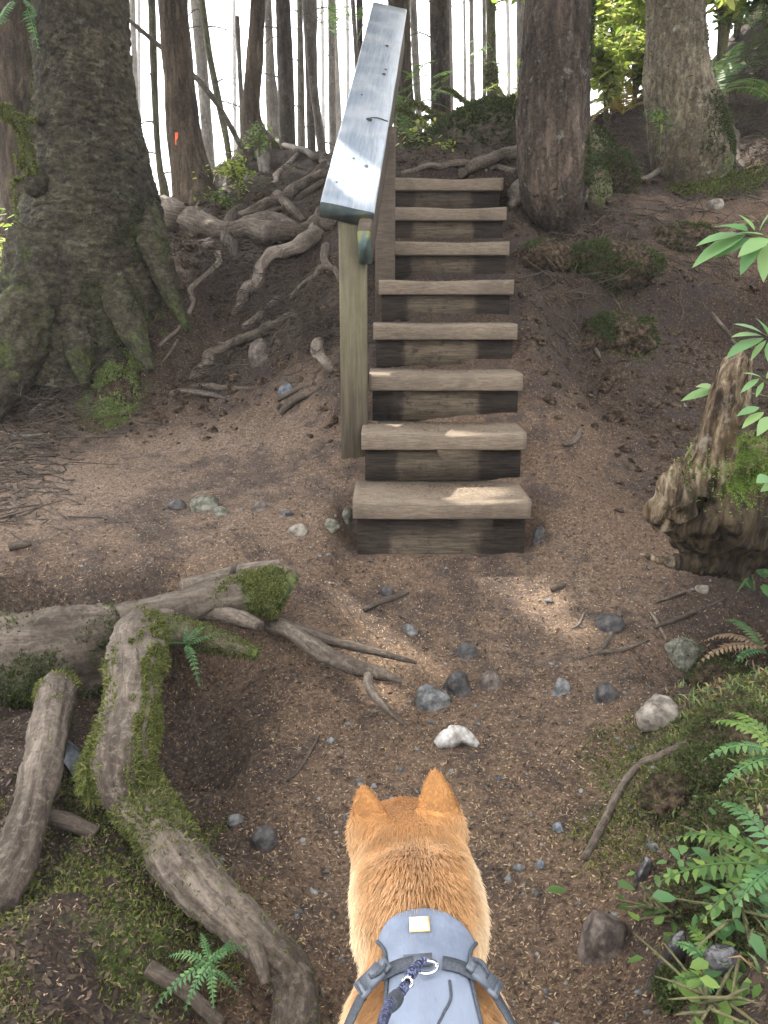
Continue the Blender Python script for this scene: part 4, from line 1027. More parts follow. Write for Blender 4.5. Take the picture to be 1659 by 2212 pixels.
# hanging rootlets under the overhanging roots: too many and thin to count
def rootlets(n, spots, L=(.06, .24), r=.0026):
    gs = []
    for _ in range(n):
        px, py, sx_, sy_ = spots[rng.integers(len(spots))]
        p = G(px + rng.normal() * sx_, py + rng.normal() * sy_, .01)
        d = unit(np.array([rng.normal() * .8, -rng.random() * .8, -.4 + rng.normal() * .45])); l = rng.uniform(*L)
        w = rng.normal(size=3) * .35
        q = [p, p + d * l * .35 + w * l * .2, p + d * l * .7 - w * l * .1, p + d * l + w * l * .3]
        q = [np.array([a[0], a[1], max(a[2], H([a[:2]])[0] + .004)]) for a in q]
        gs.append(tube(q, [r * rng.uniform(.7, 1.5), r, r, r * .5], 4, 8, caps=False))
    return join(gs)
o = mk('hanging_rootlets', rootlets(1500, [(520, 570, 25, 30), (640, 690, 40, 25), (560, 640, 40, 40), (500, 560, 30, 35), (600, 690, 40, 30), (650, 640, 50, 30), (480, 790, 25, 15), (700, 720, 30, 40), (600, 600, 40, 30), (520, 400, 40, 30), (640, 400, 40, 30)]), root_dark)
tag(o, 'tangle of fine rootlets hanging from the bared roots left of the rail', kind='stuff')
o = mk('fine_twigs', rootlets(1000, [(60, 960, 50, 60), (90, 900, 60, 30), (50, 1000, 40, 50), (110, 880, 50, 40), (30, 1050, 30, 50), (160, 830, 50, 20), (1330, 300, 40, 40), (1600, 260, 45, 70), (1620, 380, 40, 20), (1400, 470, 100, 20), (1250, 600, 60, 60), (1640, 130, 25, 40), (1600, 190, 30, 30), (1340, 250, 40, 25), (1640, 240, 25, 40), (1500, 560, 80, 30)], (.1, .38), .003), root_dark)
tag(o, 'litter of thin dead twigs over the banks', kind='stuff')

# the mossy fallen log with its roots, front left
flog = empty('fallen_log', G(200, 1480), 'thick mossy log with spreading roots lying along the left foreground bank', 'fallen log')
def Z(px, py, z): return AZ(px, py, z)
L0 = tube([AY(-190, 1450, 2.15), AY(-40, 1432, 2.18), AY(100, 1416, 2.22), AY(200, 1400, 2.27), AY(262, 1378, 2.33), AY(300, 1362, 2.38)], [.150, .148, .140, .128, .105, .05], 64, 150, .16, 7)
log_body = mk('log_body', L0, log_mat, flog)
attr(log_body, 'moss', 0.25 * smooth(-(L0[0][:, 2] - .40), -.04, .08) - .10)
flog_parts = []
def froot(pts, radii, mat=log_mat, seg=24, rough=.25, freq=9, mossw=None, name='root', flat=.88):
    rough = rough * 1.5; freq = freq * .8
    seg = max(seg, 18) if seg > 10 else seg; seg = 36 if seg >= 24 else seg
    g = tube(pts, radii, seg, 22 * len(pts), rough, freq, flat, seed=radii[0] * 97)
    o = mk(name, g, mat, flog)
    if mossw is not None: attr(o, 'moss', mossw(g[0]))
    flog_parts.append((g, o)); return g, o
gA, oA = froot([Z(305, 1352, .45), Z(292, 1420, .45), Z(284, 1500, .43), Z(272, 1590, .40), Z(264, 1650, .375), Z(268, 1700, .34), Z(290, 1750, .29)],
      [.066, .074, .074, .070, .066, .056, .04], root_mat, mossw=lambda V: .45 * smooth(V[:, 0] - np.interp(V[:, 1], [1.5, 2.4], [-.50, -.66]), .0, .06))
gA2, oA2 = froot([Z(280, 1690, .32), Z(330, 1770, .29), Z(400, 1872, .25), Z(480, 1962, .21), Z(560, 2035, .18), Z(622, 2095, .14), Z(640, 2160, .10), Z(632, 2260, .06)],
      [.062, .060, .058, .052, .048, .046, .050, .058], root_mat, mossw=lambda V: .5 * (1 - smooth(V[:, 1], 1.4, 1.6)) * 0 + .4 * smooth(V[:, 1], 1.42, 1.55))
froot([Z(545, 2030, .20), Z(562, 2075, .19), Z(574, 2125, .165)], [.014, .014, .008], root_mat, seg=12)
gB, oB = froot([Z(128, 1478, .36), Z(112, 1560, .36), Z(92, 1650, .345), Z(72, 1730, .325), Z(38, 1840, .31), Z(-20, 1950, .30)], [.052, .044, .044, .044, .048, .05], root_mat)
gC, oC = froot([AY(285, 1350, 2.26), AY(380, 1362, 2.32), AY(470, 1385, 2.32), AY(556, 1412, 2.30)], [.07, .06, .045, .022], log_mat, mossw=lambda V: np.full(len(V), .28), flat=.7)
gD, oD = froot([AY(255, 1345, 2.28), AY(380, 1315, 2.40), AY(480, 1293, 2.48), AY(560, 1278, 2.52), AY(606, 1276, 2.52), AY(622, 1284, 2.52)], [.055, .055, .062, .082, .085, .05], log_mat, mossw=lambda V: .5 * smooth(V[:, 0], -.55, -.42) * smooth(.52 - V[:, 2], -.05, .05), seg=40)
froot([AY(400, 1280, 2.50), AY(480, 1248, 2.58), AY(545, 1228, 2.62), AY(604, 1214, 2.65)], [.045, .036, .026, .012], root_mat, seg=16)
froot([AY(500, 1240, 2.56), AY(504, 1226, 2.55), AY(508, 1216, 2.55)], [.014, .010, .008], root_mat, seg=8)
froot([AY(340, 1330, 2.32), AY(420, 1318, 2.42), AY(500, 1330, 2.40), AY(560, 1352, 2.32)], [.03, .028, .03, .02], root_mat, seg=14)
froot([Z(600, 1345, .32), Z(640, 1358, .34), Z(720, 1385, .30), Z(800, 1405, .28), Z(900, 1432, .245)], [.03, .022, .024, .018, .006], root_dark, seg=12)
froot([Z(592, 1350, .31), Z(632, 1368, .34), Z(690, 1405, .31), Z(760, 1438, .28), Z(820, 1455, .265), Z(868, 1472, .24)], [.04, .028, .03, .026, .02, .008], root_mat, seg=14)
froot([Z(796, 1450, .27), Z(798, 1485, .25), Z(830, 1525, .235), Z(878, 1570, .20)], [.016, .015, .013, .007], root_mat, seg=10)
froot([Z(320, 2090, .22), Z(400, 2140, .19), Z(480, 2215, .16)], [.014, .013, .012], root_dark, seg=10)
froot([Z(60, 1760, .29), Z(130, 1770, .28), Z(210, 1800, .26)], [.02, .022, .015], root_dark, seg=10)
def fmoss(g, o, n, keep, L=(.006, .020), W=.0032, mat=moss_mat): mk('moss', moss_on(g, int(n * 1.8), keep, L, W, .1), mat, o, smooth_shade=False)['kind'] = 'stuff'
fmoss(L0, log_body, 11000, lambda C, N: (N[:, 1] < .5) * smooth(.48 - C[:, 2], -.02, .12) * smooth(fbm(C, 6, 3), -.25, .2), (.006, .02), .004, moss_dark_mat)
fmoss(gA, oA, 7000, lambda C, N: smooth(fbm(C, 10, 3), -.4, .05) * smooth(N[:, 0], .35, .85) * (1 + N[:, 2]) + .25 * smooth(-N[:, 0], .4, .9) * (C[:, 1] < 1.95))
fmoss(gA2, oA2, 4200, lambda C, N: smooth(C[:, 1], 1.36, 1.5) * smooth(fbm(C, 9, 3), -.3, .1) + .03)
fmoss(gB, oB, 1500, lambda C, N: smooth(C[:, 1], 1.80, 1.9) * smooth(fbm(C, 9, 3), -.1, .2) + .001)
fmoss(gC, oC, 2800, lambda C, N: smooth(fbm(C, 9, 3), -.1, .2), mat=moss_mat)
fmoss(gD, oD, 5200, lambda C, N: smooth(C[:, 0], -.6, -.42) * smooth(-N[:, 1], .0, .5) * smooth(fbm(C, 10, 4), -.15, .25), (.006, .02))
# curtain of moss on the left of the big root
gcur = tube([Z(238, 1545, .40), Z(225, 1600, .385), Z(205, 1660, .36), Z(195, 1722, .33)], [.012, .022, .022, .010], 8, 24, .4, 14)
cu = mk('moss_curtain', gcur, moss_dark_mat, flog); fmoss(gcur, cu, 2600, lambda C, N: np.ones(len(C)), (.012, .04))

# mossy cushion beside the spruce foot, and moss and rootlet ground covers
def cushion(name, centre, rx, ry, h, label, cat, n, L, mat, base_mat, patch=-1.0):
    th = np.linspace(0, 2 * math.pi, 28, endpoint=False); rr = np.linspace(1, 0.02, 10)
    X = centre[0] + rx * rr[:, None] * np.cos(th)[None]; Y = centre[1] + ry * rr[:, None] * np.sin(th)[None]
    q = np.column_stack([X.ravel(), Y.ravel()]); z = H(q) - .02 + h * np.repeat(1 - rr ** 2, 28) ** .8 
    V = np.column_stack([q, z]); V[:, 2] += .9 * h * fbm(V, 9, 4, .6) * np.repeat(1 - rr ** 2, 28)
    g = (V, grid_faces(10, 28), None)
    o = mk(name, g, base_mat); tag(o, label, cat)
    mk('moss', moss_on(g, n, lambda C, N: .02 + smooth(fbm(C, 9, 4), patch, patch + .25), L, .006, .4), mat, o, smooth_shade=False)['kind'] = 'stuff'
    return o
moss_base = m_plain('moss_bed', [(0.3, (0.02, 0.03, 0.008)), (0.7, (0.05, 0.07, 0.016))], 60, .95, .1)
clod_mat = m_plain('earth_clod', [(0.3, (.016, .011, .008)), (0.5, (.05, .034, .022)), (0.75, (.12, .085, .055))], 40, .95, .1, .9, .02)
moss_pale = m_leaf('pale_moss_tips', [(0.0, (0.09, 0.13, 0.04)), (0.5, (0.20, 0.26, 0.08)), (1.0, (0.34, 0.36, 0.15))], 0.4, 20, .8, .15)
cushion('moss_cushion', G(248, 812), .17, .19, .06, 'pale green mound of feathery moss below the foot of the spruce', 'moss', 4200, (.015, .05), moss_pale, clod_mat, -.15)
def lump(name, px, py, r, label, n, patch, L=(.012, .045)):
    """earthy bulge hanging on the bank, moss on its upper side"""
    c = G(px, py); u = np.linspace(0, math.pi, 26); t = np.linspace(0, 2 * math.pi, 44, endpoint=False)
    D = np.stack([np.sin(u)[:, None] * np.cos(t)[None], np.sin(u)[:, None] * np.sin(t)[None], np.cos(u)[:, None] * np.ones(44)[None]], -1).reshape(-1, 3)
    k = 1 + .38 * fbm(D + px, 1.7, 3) + .16 * fbm(D + py, 5, 4, .65)
    V = c + D * k[:, None] * np.array(r); g = (V, grid_faces(26, 44)[:, ::-1], None)
    o = mk(name, g, clod_mat); tag(o, label, 'moss')
    mk('moss', moss_on(g, n, lambda C, N: (.03 + smooth(fbm(C, 8, 4), patch, patch + .3)) * (.15 + (N[:, 2] + .25).clip(0)) * (N[:, 1] < .6), L, .004, -.2), moss_dark_mat, o, smooth_shade=False)['kind'] = 'stuff'
lump('moss_hummock', 1335, 730, (.24, .16, .13), 'earthy hummock flecked with moss on the bank right of the middle steps', 4500, .02)
lump('moss_bank', 1310, 575, (.30, .18, .13), 'shaded mossy bulge of earth below the big leaning trunk', 6000, -.08)
lump('moss_mound', 1318, 395, (.17, .16, .20), 'mossy mound swelling at the right foot of the big leaning trunk', 6500, -.3)
for k_, (px, py, r_, lab) in enumerate([(1560, 1470, (.12, .09, .07), 'rounded mossy rock behind the pale tan stone block'), (1610, 1590, (.12, .09, .08), 'mossy rock at the right edge under the pale fern'), (1545, 1660, (.08, .07, .05), 'low mossy rock right of the tan stone block'),
                                        (1560, 1800, (.08, .07, .06), 'mossy rock right of the wet clump of earth'), (1600, 2050, (.09, .07, .06), 'mossy rock low at the right edge beside the wet rocks'), (1480, 2150, (.05, .05, .04), 'small mossy rock at the bottom of the right bank')]):
    lump('mossy_rock', px, py, r_, lab, 3200, -.35, (.005, .018))
lump('earth_clump', 1450, 1725, (.075, .07, .06), 'wet clump of earth and roots below the pale tan stone block', 500, .0, (.006, .02))
lump('mossy_rock', 1510, 1950, (.075, .06, .05), 'mossy dark rock under the fern at the right edge', 1500, -.2, (.006, .02))
lump('earth_clump', 1180, 560, (.18, .12, .10), 'rough clump of bare earth under the foot of the big leaning trunk', 900, .1)
lump('earth_clump', 1475, 520, (.26, .12, .09), 'rooty clump of earth under the lip of the dirt ledge', 1200, .1)
cushion('moss_carpet', G(1555, 405), .42, .2, .05, 'flat bright moss carpet at the foot of the upper right trunk', 'moss', 4200, (.015, .04), moss_mat, moss_base)

# nurse log on the skyline behind the top step
gn = tube([AY(880, 350, 7.2), AY(960, 325, 7.0), AY(1040, 305, 6.9), AY(1130, 298, 6.8), AY(1230, 300, 6.7)], [.10, .20, .27, .28, .26], 40, 90, .3, 4)
nl = mk('nurse_log', gn, log_mat); tag(nl, 'long mossy rotting log on the skyline behind the top step', 'fallen log'); attr(nl, 'moss', .4 * smooth(gn[0][:, 2], 2.6, 2.9) - .1)
fmoss(gn, nl, 9000, lambda C, N: N[:, 2].clip(.05) * (N[:, 1] < .7), (.02, .07), .009, moss_dark_mat)

# ------------------------------------------------------------------ the broken stump end, front right
def union(geos, voxel, it=2):
    me = mesh_data('union', *join(geos))
    ob = bpy.data.objects.new('union', me); COL.objects.link(ob)
    md = ob.modifiers.new('remesh', 'REMESH'); md.mode = 'VOXEL'; md.voxel_size = voxel
    sm = ob.modifiers.new('smooth', 'SMOOTH'); sm.factor = 0.5; sm.iterations = it
    dg = bpy.context.evaluated_depsgraph_get(); ev = ob.evaluated_get(dg); m2 = bpy.data.meshes.new_from_object(ev)
    n = len(m2.vertices); V = np.empty(n * 3, np.float32); m2.vertices.foreach_get('co', V)
    ls = np.empty(len(m2.loops), np.int32); m2.loops.foreach_get('vertex_index', ls)
    lt = np.empty(len(m2.polygons), np.int32); m2.polygons.foreach_get('loop_total', lt); st = np.empty(len(m2.polygons), np.int32); m2.polygons.foreach_get('loop_start', st)
    Q = np.stack([ls[st[lt == 4] + k] for k in range(4)], 1); T = np.stack([ls[st[lt == 3] + k] for k in range(3)], 1) if (lt == 3).any() else None
    bpy.data.objects.remove(ob); bpy.data.meshes.remove(me); bpy.data.meshes.remove(m2)
    return (V.reshape(-1, 3).astype(float), Q, T)
def normals(geo):
    V, Q, T = geo; N = np.zeros_like(V)
    fn = np.cross(V[Q[:, 2]] - V[Q[:, 0]], V[Q[:, 3]] - V[Q[:, 1]])
    for k in range(4): np.add.at(N, Q[:, k], fn)
    return unit(N)
SY = 2.12
st = union([
    tube([AY(1606, 768, SY - .02), AY(1592, 795, SY - .02), AY(1576, 845, SY - .02), AY(1562, 898, SY - .02), AY(1552, 943, SY - .02), AY(1530, 1000, SY - .01), AY(1505, 1060, SY)], [.014, .036, .043, .048, .053, .066, .075], 20, 80, .25, 22),
    tube([AY(1618, 776, SY + .0), AY(1608, 830, SY), AY(1594, 920, SY)], [.010, .022, .032], 12, 30, .3, 25),
    tube([AY(1582, 772, SY - .03), AY(1568, 815, SY - .03), AY(1550, 880, SY - .03)], [.006, .016, .03], 12, 30, .3, 25),
    tube([AY(1474, 988, SY - .04), AY(1460, 1020, SY - .05), AY(1452, 1060, SY - .05), AY(1462, 1110, SY - .02)], [.014, .034, .050, .055], 16, 30, .35, 25),
    tube([AY(1422, 1070, SY - .05), AY(1414, 1100, SY - .05), AY(1432, 1128, SY - .02), AY(1470, 1140, SY + .02)], [.016, .028, .034, .04], 12, 24, .4, 30),
    tube([AY(1498, 1075, SY), AY(1540, 1100, SY + .08), AY(1620, 1080, SY + .16), AY(1740, 1060, SY + .26), AY(1900, 1040, SY + .35)], [.09, .13, .16, .17, .17], 32, 60, .2, 12),
    tube([AY(1490, 1150, SY + .06), AY(1540, 1180, SY + .14), AY(1600, 1170, SY + .2), AY(1720, 1130, SY + .3)], [.06, .085, .10, .12], 24, 40, .3, 16),
    tube([AY(1530, 1205, SY + .12), AY(1488, 1214, SY + .05), AY(1440, 1212, SY + .0), AY(1382, 1196, SY - .03)], [.05, .032, .020, .005], 14, 40, .3, 30),
    tube([AY(1560, 985, SY + .05), AY(1600, 985, SY + .06), AY(1660, 948, SY + .08), AY(1760, 905, SY + .12)], [.05, .048, .040, .035], 16, 40, .25, 20),
], 0.0065, 2)
Vs = st[0]; Ns = normals(st)
grain = fbm(np.column_stack([Vs[:, 0] * 1.0, Vs[:, 1], Vs[:, 2] * 0.22]), 42, 4)
Vs = Vs + Ns * (0.017 * grain + 0.020 * fbm(Vs, 11, 4))[:, None]
st = (Vs, st[1], st[2])
moss_fresh = m_leaf('fresh_moss_tips', [(0.0, (0.10, 0.17, 0.03)), (0.5, (0.17, 0.26, 0.045)), (1.0, (0.26, 0.34, 0.08))], 0.4, 20, .8, .15)
def m_stump():
    M = Mat('rotten_stump_wood'); v = M.coords((1, 1, .18)); u = M.coords((1, 1, 1))
    f = M.noise(v, 40, 8, .7, .3); b = M.noise(u, 7, 5, .7)
    c = M.ramp(f, [(.34, (.022, .014, .009)), (.48, (.085, .060, .036)), (.58, (.15, .112, .070)), (.70, (.28, .225, .155))])
    c = M.mix(M.math('MULTIPLY', M.mapr(b, .45, .7), .8), c, (.085, .055, .028, 1))
    c = M.mix(M.math('MULTIPLY', M.mapr(M.noise(u, 13, 4, .7), .56, .68), .5), c, (.26, .235, .19, 1))
    at = M.n('ShaderNodeAttribute', attribute_name='moss')
    mm = M.mapr(M.math('ADD', at.outputs['Fac'], M.math('MULTIPLY', M.noise(u, 9, 5, .7), .7)), .72, .95)
    c = M.mix(mm, c, M.ramp(M.noise(u, 50, 4, .7), [(.3, MOSS_A), (.7, MOSS_B)]))
    tn = M.n('ShaderNodeAttribute', attribute_name='rot'); c = M.mix(M.math('MULTIPLY', tn.outputs['Fac'], .92), c, M.ramp(f, [(.35, (.008, .006, .004)), (.68, (.055, .038, .02))]))  # dark colour of the rotten body, with its shade painted in
    c = M.mix(mm, c, M.ramp(M.noise(u, 50, 4, .7), [(.3, MOSS_A), (.7, MOSS_B)]))
    M.color(c); M.bump(f, .9, .012); M.bump(M.noise(u, 90, 5, .7), .4, .004)
    return M.fin(.9, .2)
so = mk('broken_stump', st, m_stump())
tag(so, 'rotten broken log end with an upright splintered spike and moss, jutting in on the right', 'stump')
mc = AY(1570, 1010, SY)
sm_ = np.exp(-((Vs[:, 0] - mc[0] - .06) / .13) ** 2 - ((Vs[:, 2] - mc[2] + .0) / .075) ** 2) * (0.5 + .5 * Ns[:, 2])
attr(so, 'rot', smooth(Vs[:, 0] + .05 * fbm(Vs, 12, 3), AY(1425, 1100, SY)[0], AY(1490, 1100, SY)[0]) * smooth(-Vs[:, 2], -AY(1500, 1010, SY)[2], -AY(1500, 1070, SY)[2]))  # darkens the low body: shade painted over the rotten wood
attr(so, 'moss', sm_ * 1.1 + .2 * smooth(Vs[:, 0], mc[0] + .05, mc[0] + .3))
def smk(C, N): return np.exp(-((C[:, 0] - mc[0] - .06) / .12) ** 2 - ((C[:, 2] - mc[2] + .005) / .06) ** 2) * (N[:, 2].clip(0) + .15 * (N[:, 1] < 0)) + .004 * (C[:, 0] > mc[0]) * N[:, 2].clip(0)
mk('moss', moss_on(st, 15000, smk, (.005, .018), .003, .3), moss_fresh, so, smooth_shade=False)['kind'] = 'stuff'

# ------------------------------------------------------------------ stones
def m_stone(name, a, b, rough=.75): return m_plain(name, [(0.28, tuple(x * .5 for x in a)), (0.42, a), (0.55, tuple((x + y) / 2 for x, y in zip(a, b))), (0.72, b)], 24, rough, .35, .8, .008, detail=10)
st_grey = m_stone('grey_stone', (.07, .07, .068), (.19, .185, .175)); st_dark = m_stone('dark_stone', (.030, .027, .026), (.085, .076, .070), .6)
st_tan = m_stone('tan_stone', (.14, .12, .095), (.28, .245, .20)); st_blue = m_stone('blue_grey_stone', (.085, .095, .105), (.20, .215, .23)); st_olive = m_stone('olive_stone', (.075, .072, .052), (.20, .19, .145))
st_brown = m_stone('brown_stone', (.06, .045, .036), (.15, .12, .10))
def stone(name, px, py, w, h, mat, label, cat='stone', sink=.35, ang=0.0, block=0.0, seed=1, group='stones lying on the forest floor', deep=1.0):
    p = G(px, py + h * .32); d = (p - EYE)[1] * CP - (p - EYE)[2] * SP
    rx = w / 2 * d / F_PX; rz = h / 2 * d / F_PX * 1.0; ry = rx * .85 * deep
    u = np.linspace(0, math.pi, 15); t = np.linspace(0, 2 * math.pi, 22, endpoint=False)
    D = np.stack([np.sin(u)[:, None] * np.cos(t)[None], np.sin(u)[:, None] * np.sin(t)[None], np.cos(u)[:, None] * np.ones(22)[None]], -1).reshape(-1, 3)
    rs = np.random.default_rng(seed * 13 + 5); off = rs.random(3) * 50
    k = np.ones(len(D))
    for _ in range(9):                                              # knock flats off the pebble
        q = unit(rs.normal(size=3)); c = rs.uniform(.62, .9) + (1 - block) * .14
        dd = D @ q; k = np.minimum(k, np.where(dd > c * .75, c / np.maximum(dd, .01), 1.5))
    k = np.minimum(k, 1.05) * (1 + .13 * fbm(D + off, 1.6, 3) + .05 * fbm(D + off, 6, 3))
    V = D * k[:, None] * np.array([rx, ry, rz * (1 + sink)])
    ca, sa = math.cos(ang), math.sin(ang)
    V = np.column_stack([V[:, 0] * ca - V[:, 2] * sa, V[:, 1], V[:, 0] * sa + V[:, 2] * ca])
    V = V + p + np.array([0, ry * .5, rz * (.55 - sink)])
    o = mk(name, (V, grid_faces(15, 22), None), mat, origin=p); return tag(o, label, cat, group)
for i, a in enumerate([
    (380, 1091, 42, 26, st_dark, 'dark grey pebble touching the left of the big smooth round stone'),
    (440, 1087, 64, 42, st_olive, 'big smooth round olive grey stone in the row left of the bottom step'),
    (472, 1106, 42, 20, st_olive, 'small flat stone at the right foot of the smooth round stone'),
    (563, 1094, 40, 24, st_brown, 'half buried brown stone between the smooth round stone and the step'),
    (612, 1106, 18, 16, st_grey, 'little grey pebble left of the pair just before the pale stone'),
    (625, 1110, 20, 18, st_dark, 'little dark pebble just above the pale angular stone'),
    (642, 1145, 44, 34, st_tan, 'pale angular stone in front of the bottom step, left side'),
    (712, 1134, 48, 28, st_olive, 'rounded tan stone between the pale angular stone and the step'),
    (749, 1114, 24, 40, st_olive, 'stone leaning against the left end of the bottom step'),
    (1166, 1157, 32, 40, st_dark, 'dark stone wedged against the right end of the bottom step'),
    (1010, 1407, 46, 38, st_dark, 'dark round stone lying alone above the grey and angular pair'),
    (990, 1480, 62, 66, st_dark, 'dark angular stone leaning over the flat grey stone'),
    (938, 1510, 80, 64, st_grey, 'flat grey stone in the middle of the trail'),
    (1060, 1472, 52, 48, st_brown, 'brown half buried stone right of the dark angular one'),
    (1320, 1346, 64, 48, st_dark, 'dark rounded stone beside the sunlit fleck on the right of the trail'),
    (1310, 1500, 62, 46, st_dark, 'dark flat stone half buried near the right edge of the trail'),
    (1214, 1486, 44, 40, st_grey, 'dull grey stone sunk in the soil left of the dark flat one'),
    (567, 1812, 66, 60, st_dark, 'dark round stone to the left of the dog'),
    (1312, 2020, 118, 118, st_brown, 'big dark boulder half sunk in the trail right of the dog'),
    (1478, 1412, 108, 62, st_olive, 'mossy greenish stone at the edge of the right bank'),
    (1424, 1540, 104, 70, st_tan, 'pale tan block of stone sticking out of the right bank'),
    (617, 842, 34, 34, st_blue, 'bluish grey stone on the slope left of the rail post'),
    (1474, 876, 22, 16, st_blue, 'small blue grey chip on the slope right of the stairs'),
    (505, 1774, 42, 24, st_grey, 'flat grey stone up the trail from the dark round one left of the dog'),
    (886, 1359, 36, 26, st_grey, 'small grey stone half buried below the stairs'),
    (836, 1278, 30, 26, st_dark, 'small dark stone just below the bottom step'),
    (1521, 1272, 36, 18, st_tan, 'small pale stone below the broken log end'),
    (1548, 441, 38, 26, st_tan, 'rounded stone sitting on the upper right dirt ledge'),
    (900, 1940, 1, 1, None, ''),
    (565, 760, 62, 62, st_brown, 'earthy lump of stone held under the long root on the left bank'),
    (1208, 1790, 30, 22, st_blue, 'small bluish stone to the right of the dog head'),
    (1168, 1868, 22, 20, st_blue, 'tiny bluish pebble close by the right cheek of the dog'),
    (655, 1818, 20, 16, st_tan, 'tiny pale pebble right of the dark round stone'),
]):
    if a[4] is None: continue
    stone('stone', *a, seed=i, block=1.0 if 'angular' in a[5] or 'block' in a[5] or 'flat' in a[5] else .65, sink=.6 if 'buried' in a[5] or 'sunk' in a[5] else .3)
for o in [o for o in SC.objects if o.get('label', '').startswith('mossy greenish stone')]:
    V = np.array([v.co for v in o.data.vertices]) + np.array(o.location)
    Q = np.array([list(p.vertices) for p in o.data.polygons if len(p.vertices) == 4])
    mk('moss', moss_on((V, Q, None), 2200, lambda C, N: N[:, 2].clip(.05), (.006, .02), .004), moss_dark_mat, o, smooth_shade=False)['kind'] = 'stuff'
stone('stone_slab', 172, 1648, 52, 150, st_blue, 'grey slab leaning behind the big mossy root, lower left', seed=77, ang=.42, block=.9, sink=.1)
# pale broken wood chunk on the trail
pc = G(985, 1610)
chunk = tube([pc + np.array([-.06, .0, .0]), pc + np.array([-.02, .01, .022]), pc + np.array([.02, .01, .028]), pc + np.array([.065, -.01, .006])], [.012, .030, .028, .010], 12, 26, .5, 30)
tag(mk('wood_chunk', chunk, m_plain('rotten_white_wood', [(.3, (.16, .14, .12)), (.5, (.30, .28, .255)), (.7, (.46, .44, .41))], 26, .9, .2, .6, .006, (1, .3, 1))), 'whitish chunk of rotten wood lying on the trail ahead of the dog', 'wood chunk')

# ------------------------------------------------------------------ sticks
def stick(pts, r, mat, label, name='stick', cat='stick', group='sticks lying on the ground'):
    P = [G(p[0], p[1], r * .7 + (p[2] if len(p) > 2 else 0)) for p in pts]
    tag(mk(name, tube(P, [r * .8] + [r] * (len(P) - 2) + [r * .55], 9, 9 * len(P), .25, 30), mat), label, cat, group)
for pts, r, m, lab in [
    ([(786, 1322), (820, 1305), (850, 1296), (882, 1284)], .013, root_dark, 'dark stick below the bottom step'),
    ([(1216, 965), (1232, 962), (1246, 950), (1254, 940, .02)], .014, root_mat, 'short bent stick on the slope right of the stairs'),
    ([(1190, 1278), (1206, 1272), (1221, 1268)], .013, root_dark, 'short black stick right of the bottom step'),
    ([(20, 1190), (45, 1184), (68, 1180)], .020, root_dark, 'dark bark chip at the left edge of the dirt clearing'),
    ([(1262, 1862), (1300, 1790), (1345, 1700), (1385, 1655), (1420, 1640), (1500, 1600)], .011, root_mat, 'long bowed stick reaching down from the right bank'),
    ([(1272, 728), (1285, 755), (1302, 790)], .013, root_mat, 'thin stick stuck upright by the mossy hummock'),
    ([(1536, 680), (1556, 705), (1580, 732)], .016, root_mat, 'thick stick on the slope above the broken log end'),
    ([(1578, 735), (1592, 748), (1600, 756)], .010, root_pale, 'short pale stick just beyond the thick one on the right slope'),
    ([(1375, 398), (1410, 388, .02), (1445, 374, .07), (1474, 364, .12)], .022, bare_mat, 'lichened branch propped against the foot of the upper right trunk'),
    ([(1480, 1190 + 90), (1440, 1296), (1418, 1304)], .008, root_mat, 'thin twig under the pale prong of the broken log end'),
    ([(1560, 1300), (1500, 1325), (1430, 1352), (1412, 1358)], .008, root_dark, 'long thin dark twig crossing below the broken log end'),
    ([(1340, 1318), (1332, 1345), (1310, 1390), (1290, 1415)], .009, root_mat, 'twig crossing the dark rounded stone on the right of the trail'),
    ([(1250, 1425), (1300, 1412), (1350, 1405), (1400, 1385)], .008, root_mat, 'pale twig below the dark rounded stone'),
    ([(1440, 1385), (1415, 1340), (1405, 1325)], .006, root_pale, 'small pale twig left of the mossy greenish stone'),
    ([(280, 905), (310, 914), (350, 918)], .010, root_dark, 'short dark twig in the middle of the dirt clearing'),
    ([(470, 722 + 20), (500, 745), (520, 735)], .008, root_pale, 'pale twig near the long root on the left bank'),
    ([(492, 1958), (498, 1900), (505, 1868)], .006, root_dark, 'dark twig left of the dog by the lower root'),
    ([(620, 1690), (650, 1660), (690, 1590)], .006, root_dark, 'thin dark twig on the trail beyond the dark round stone'),
    ([(1290, 560 + 40), (1330, 650), (1350, 690)], .006, bare_mat, 'thin bare twig hanging down the shaded right bank'),
    ([(1480, 640), (1520, 610), (1570, 560)], .007, root_dark, 'dark twig slanting up the right bank'),
    ([(385, 735), (360, 775), (345, 790)], .009, root_mat, 'short twig at the bottom of the left bank'),
    ([(1236, 890 + 470), (1250, 1350), (1262, 1325)], .005, root_pale, 'tiny pale twig by the sunlit fleck'),
    ([(60, 905), (85, 880), (118, 862)], .012, bare_mat, 'bare stick among the twigs at the left edge'),
    ([(0, 935), (40, 945), (95, 940)], .009, bare_mat, 'grey twig lying flat among the twigs at the left edge'),
]: stick(pts, r, m, lab)
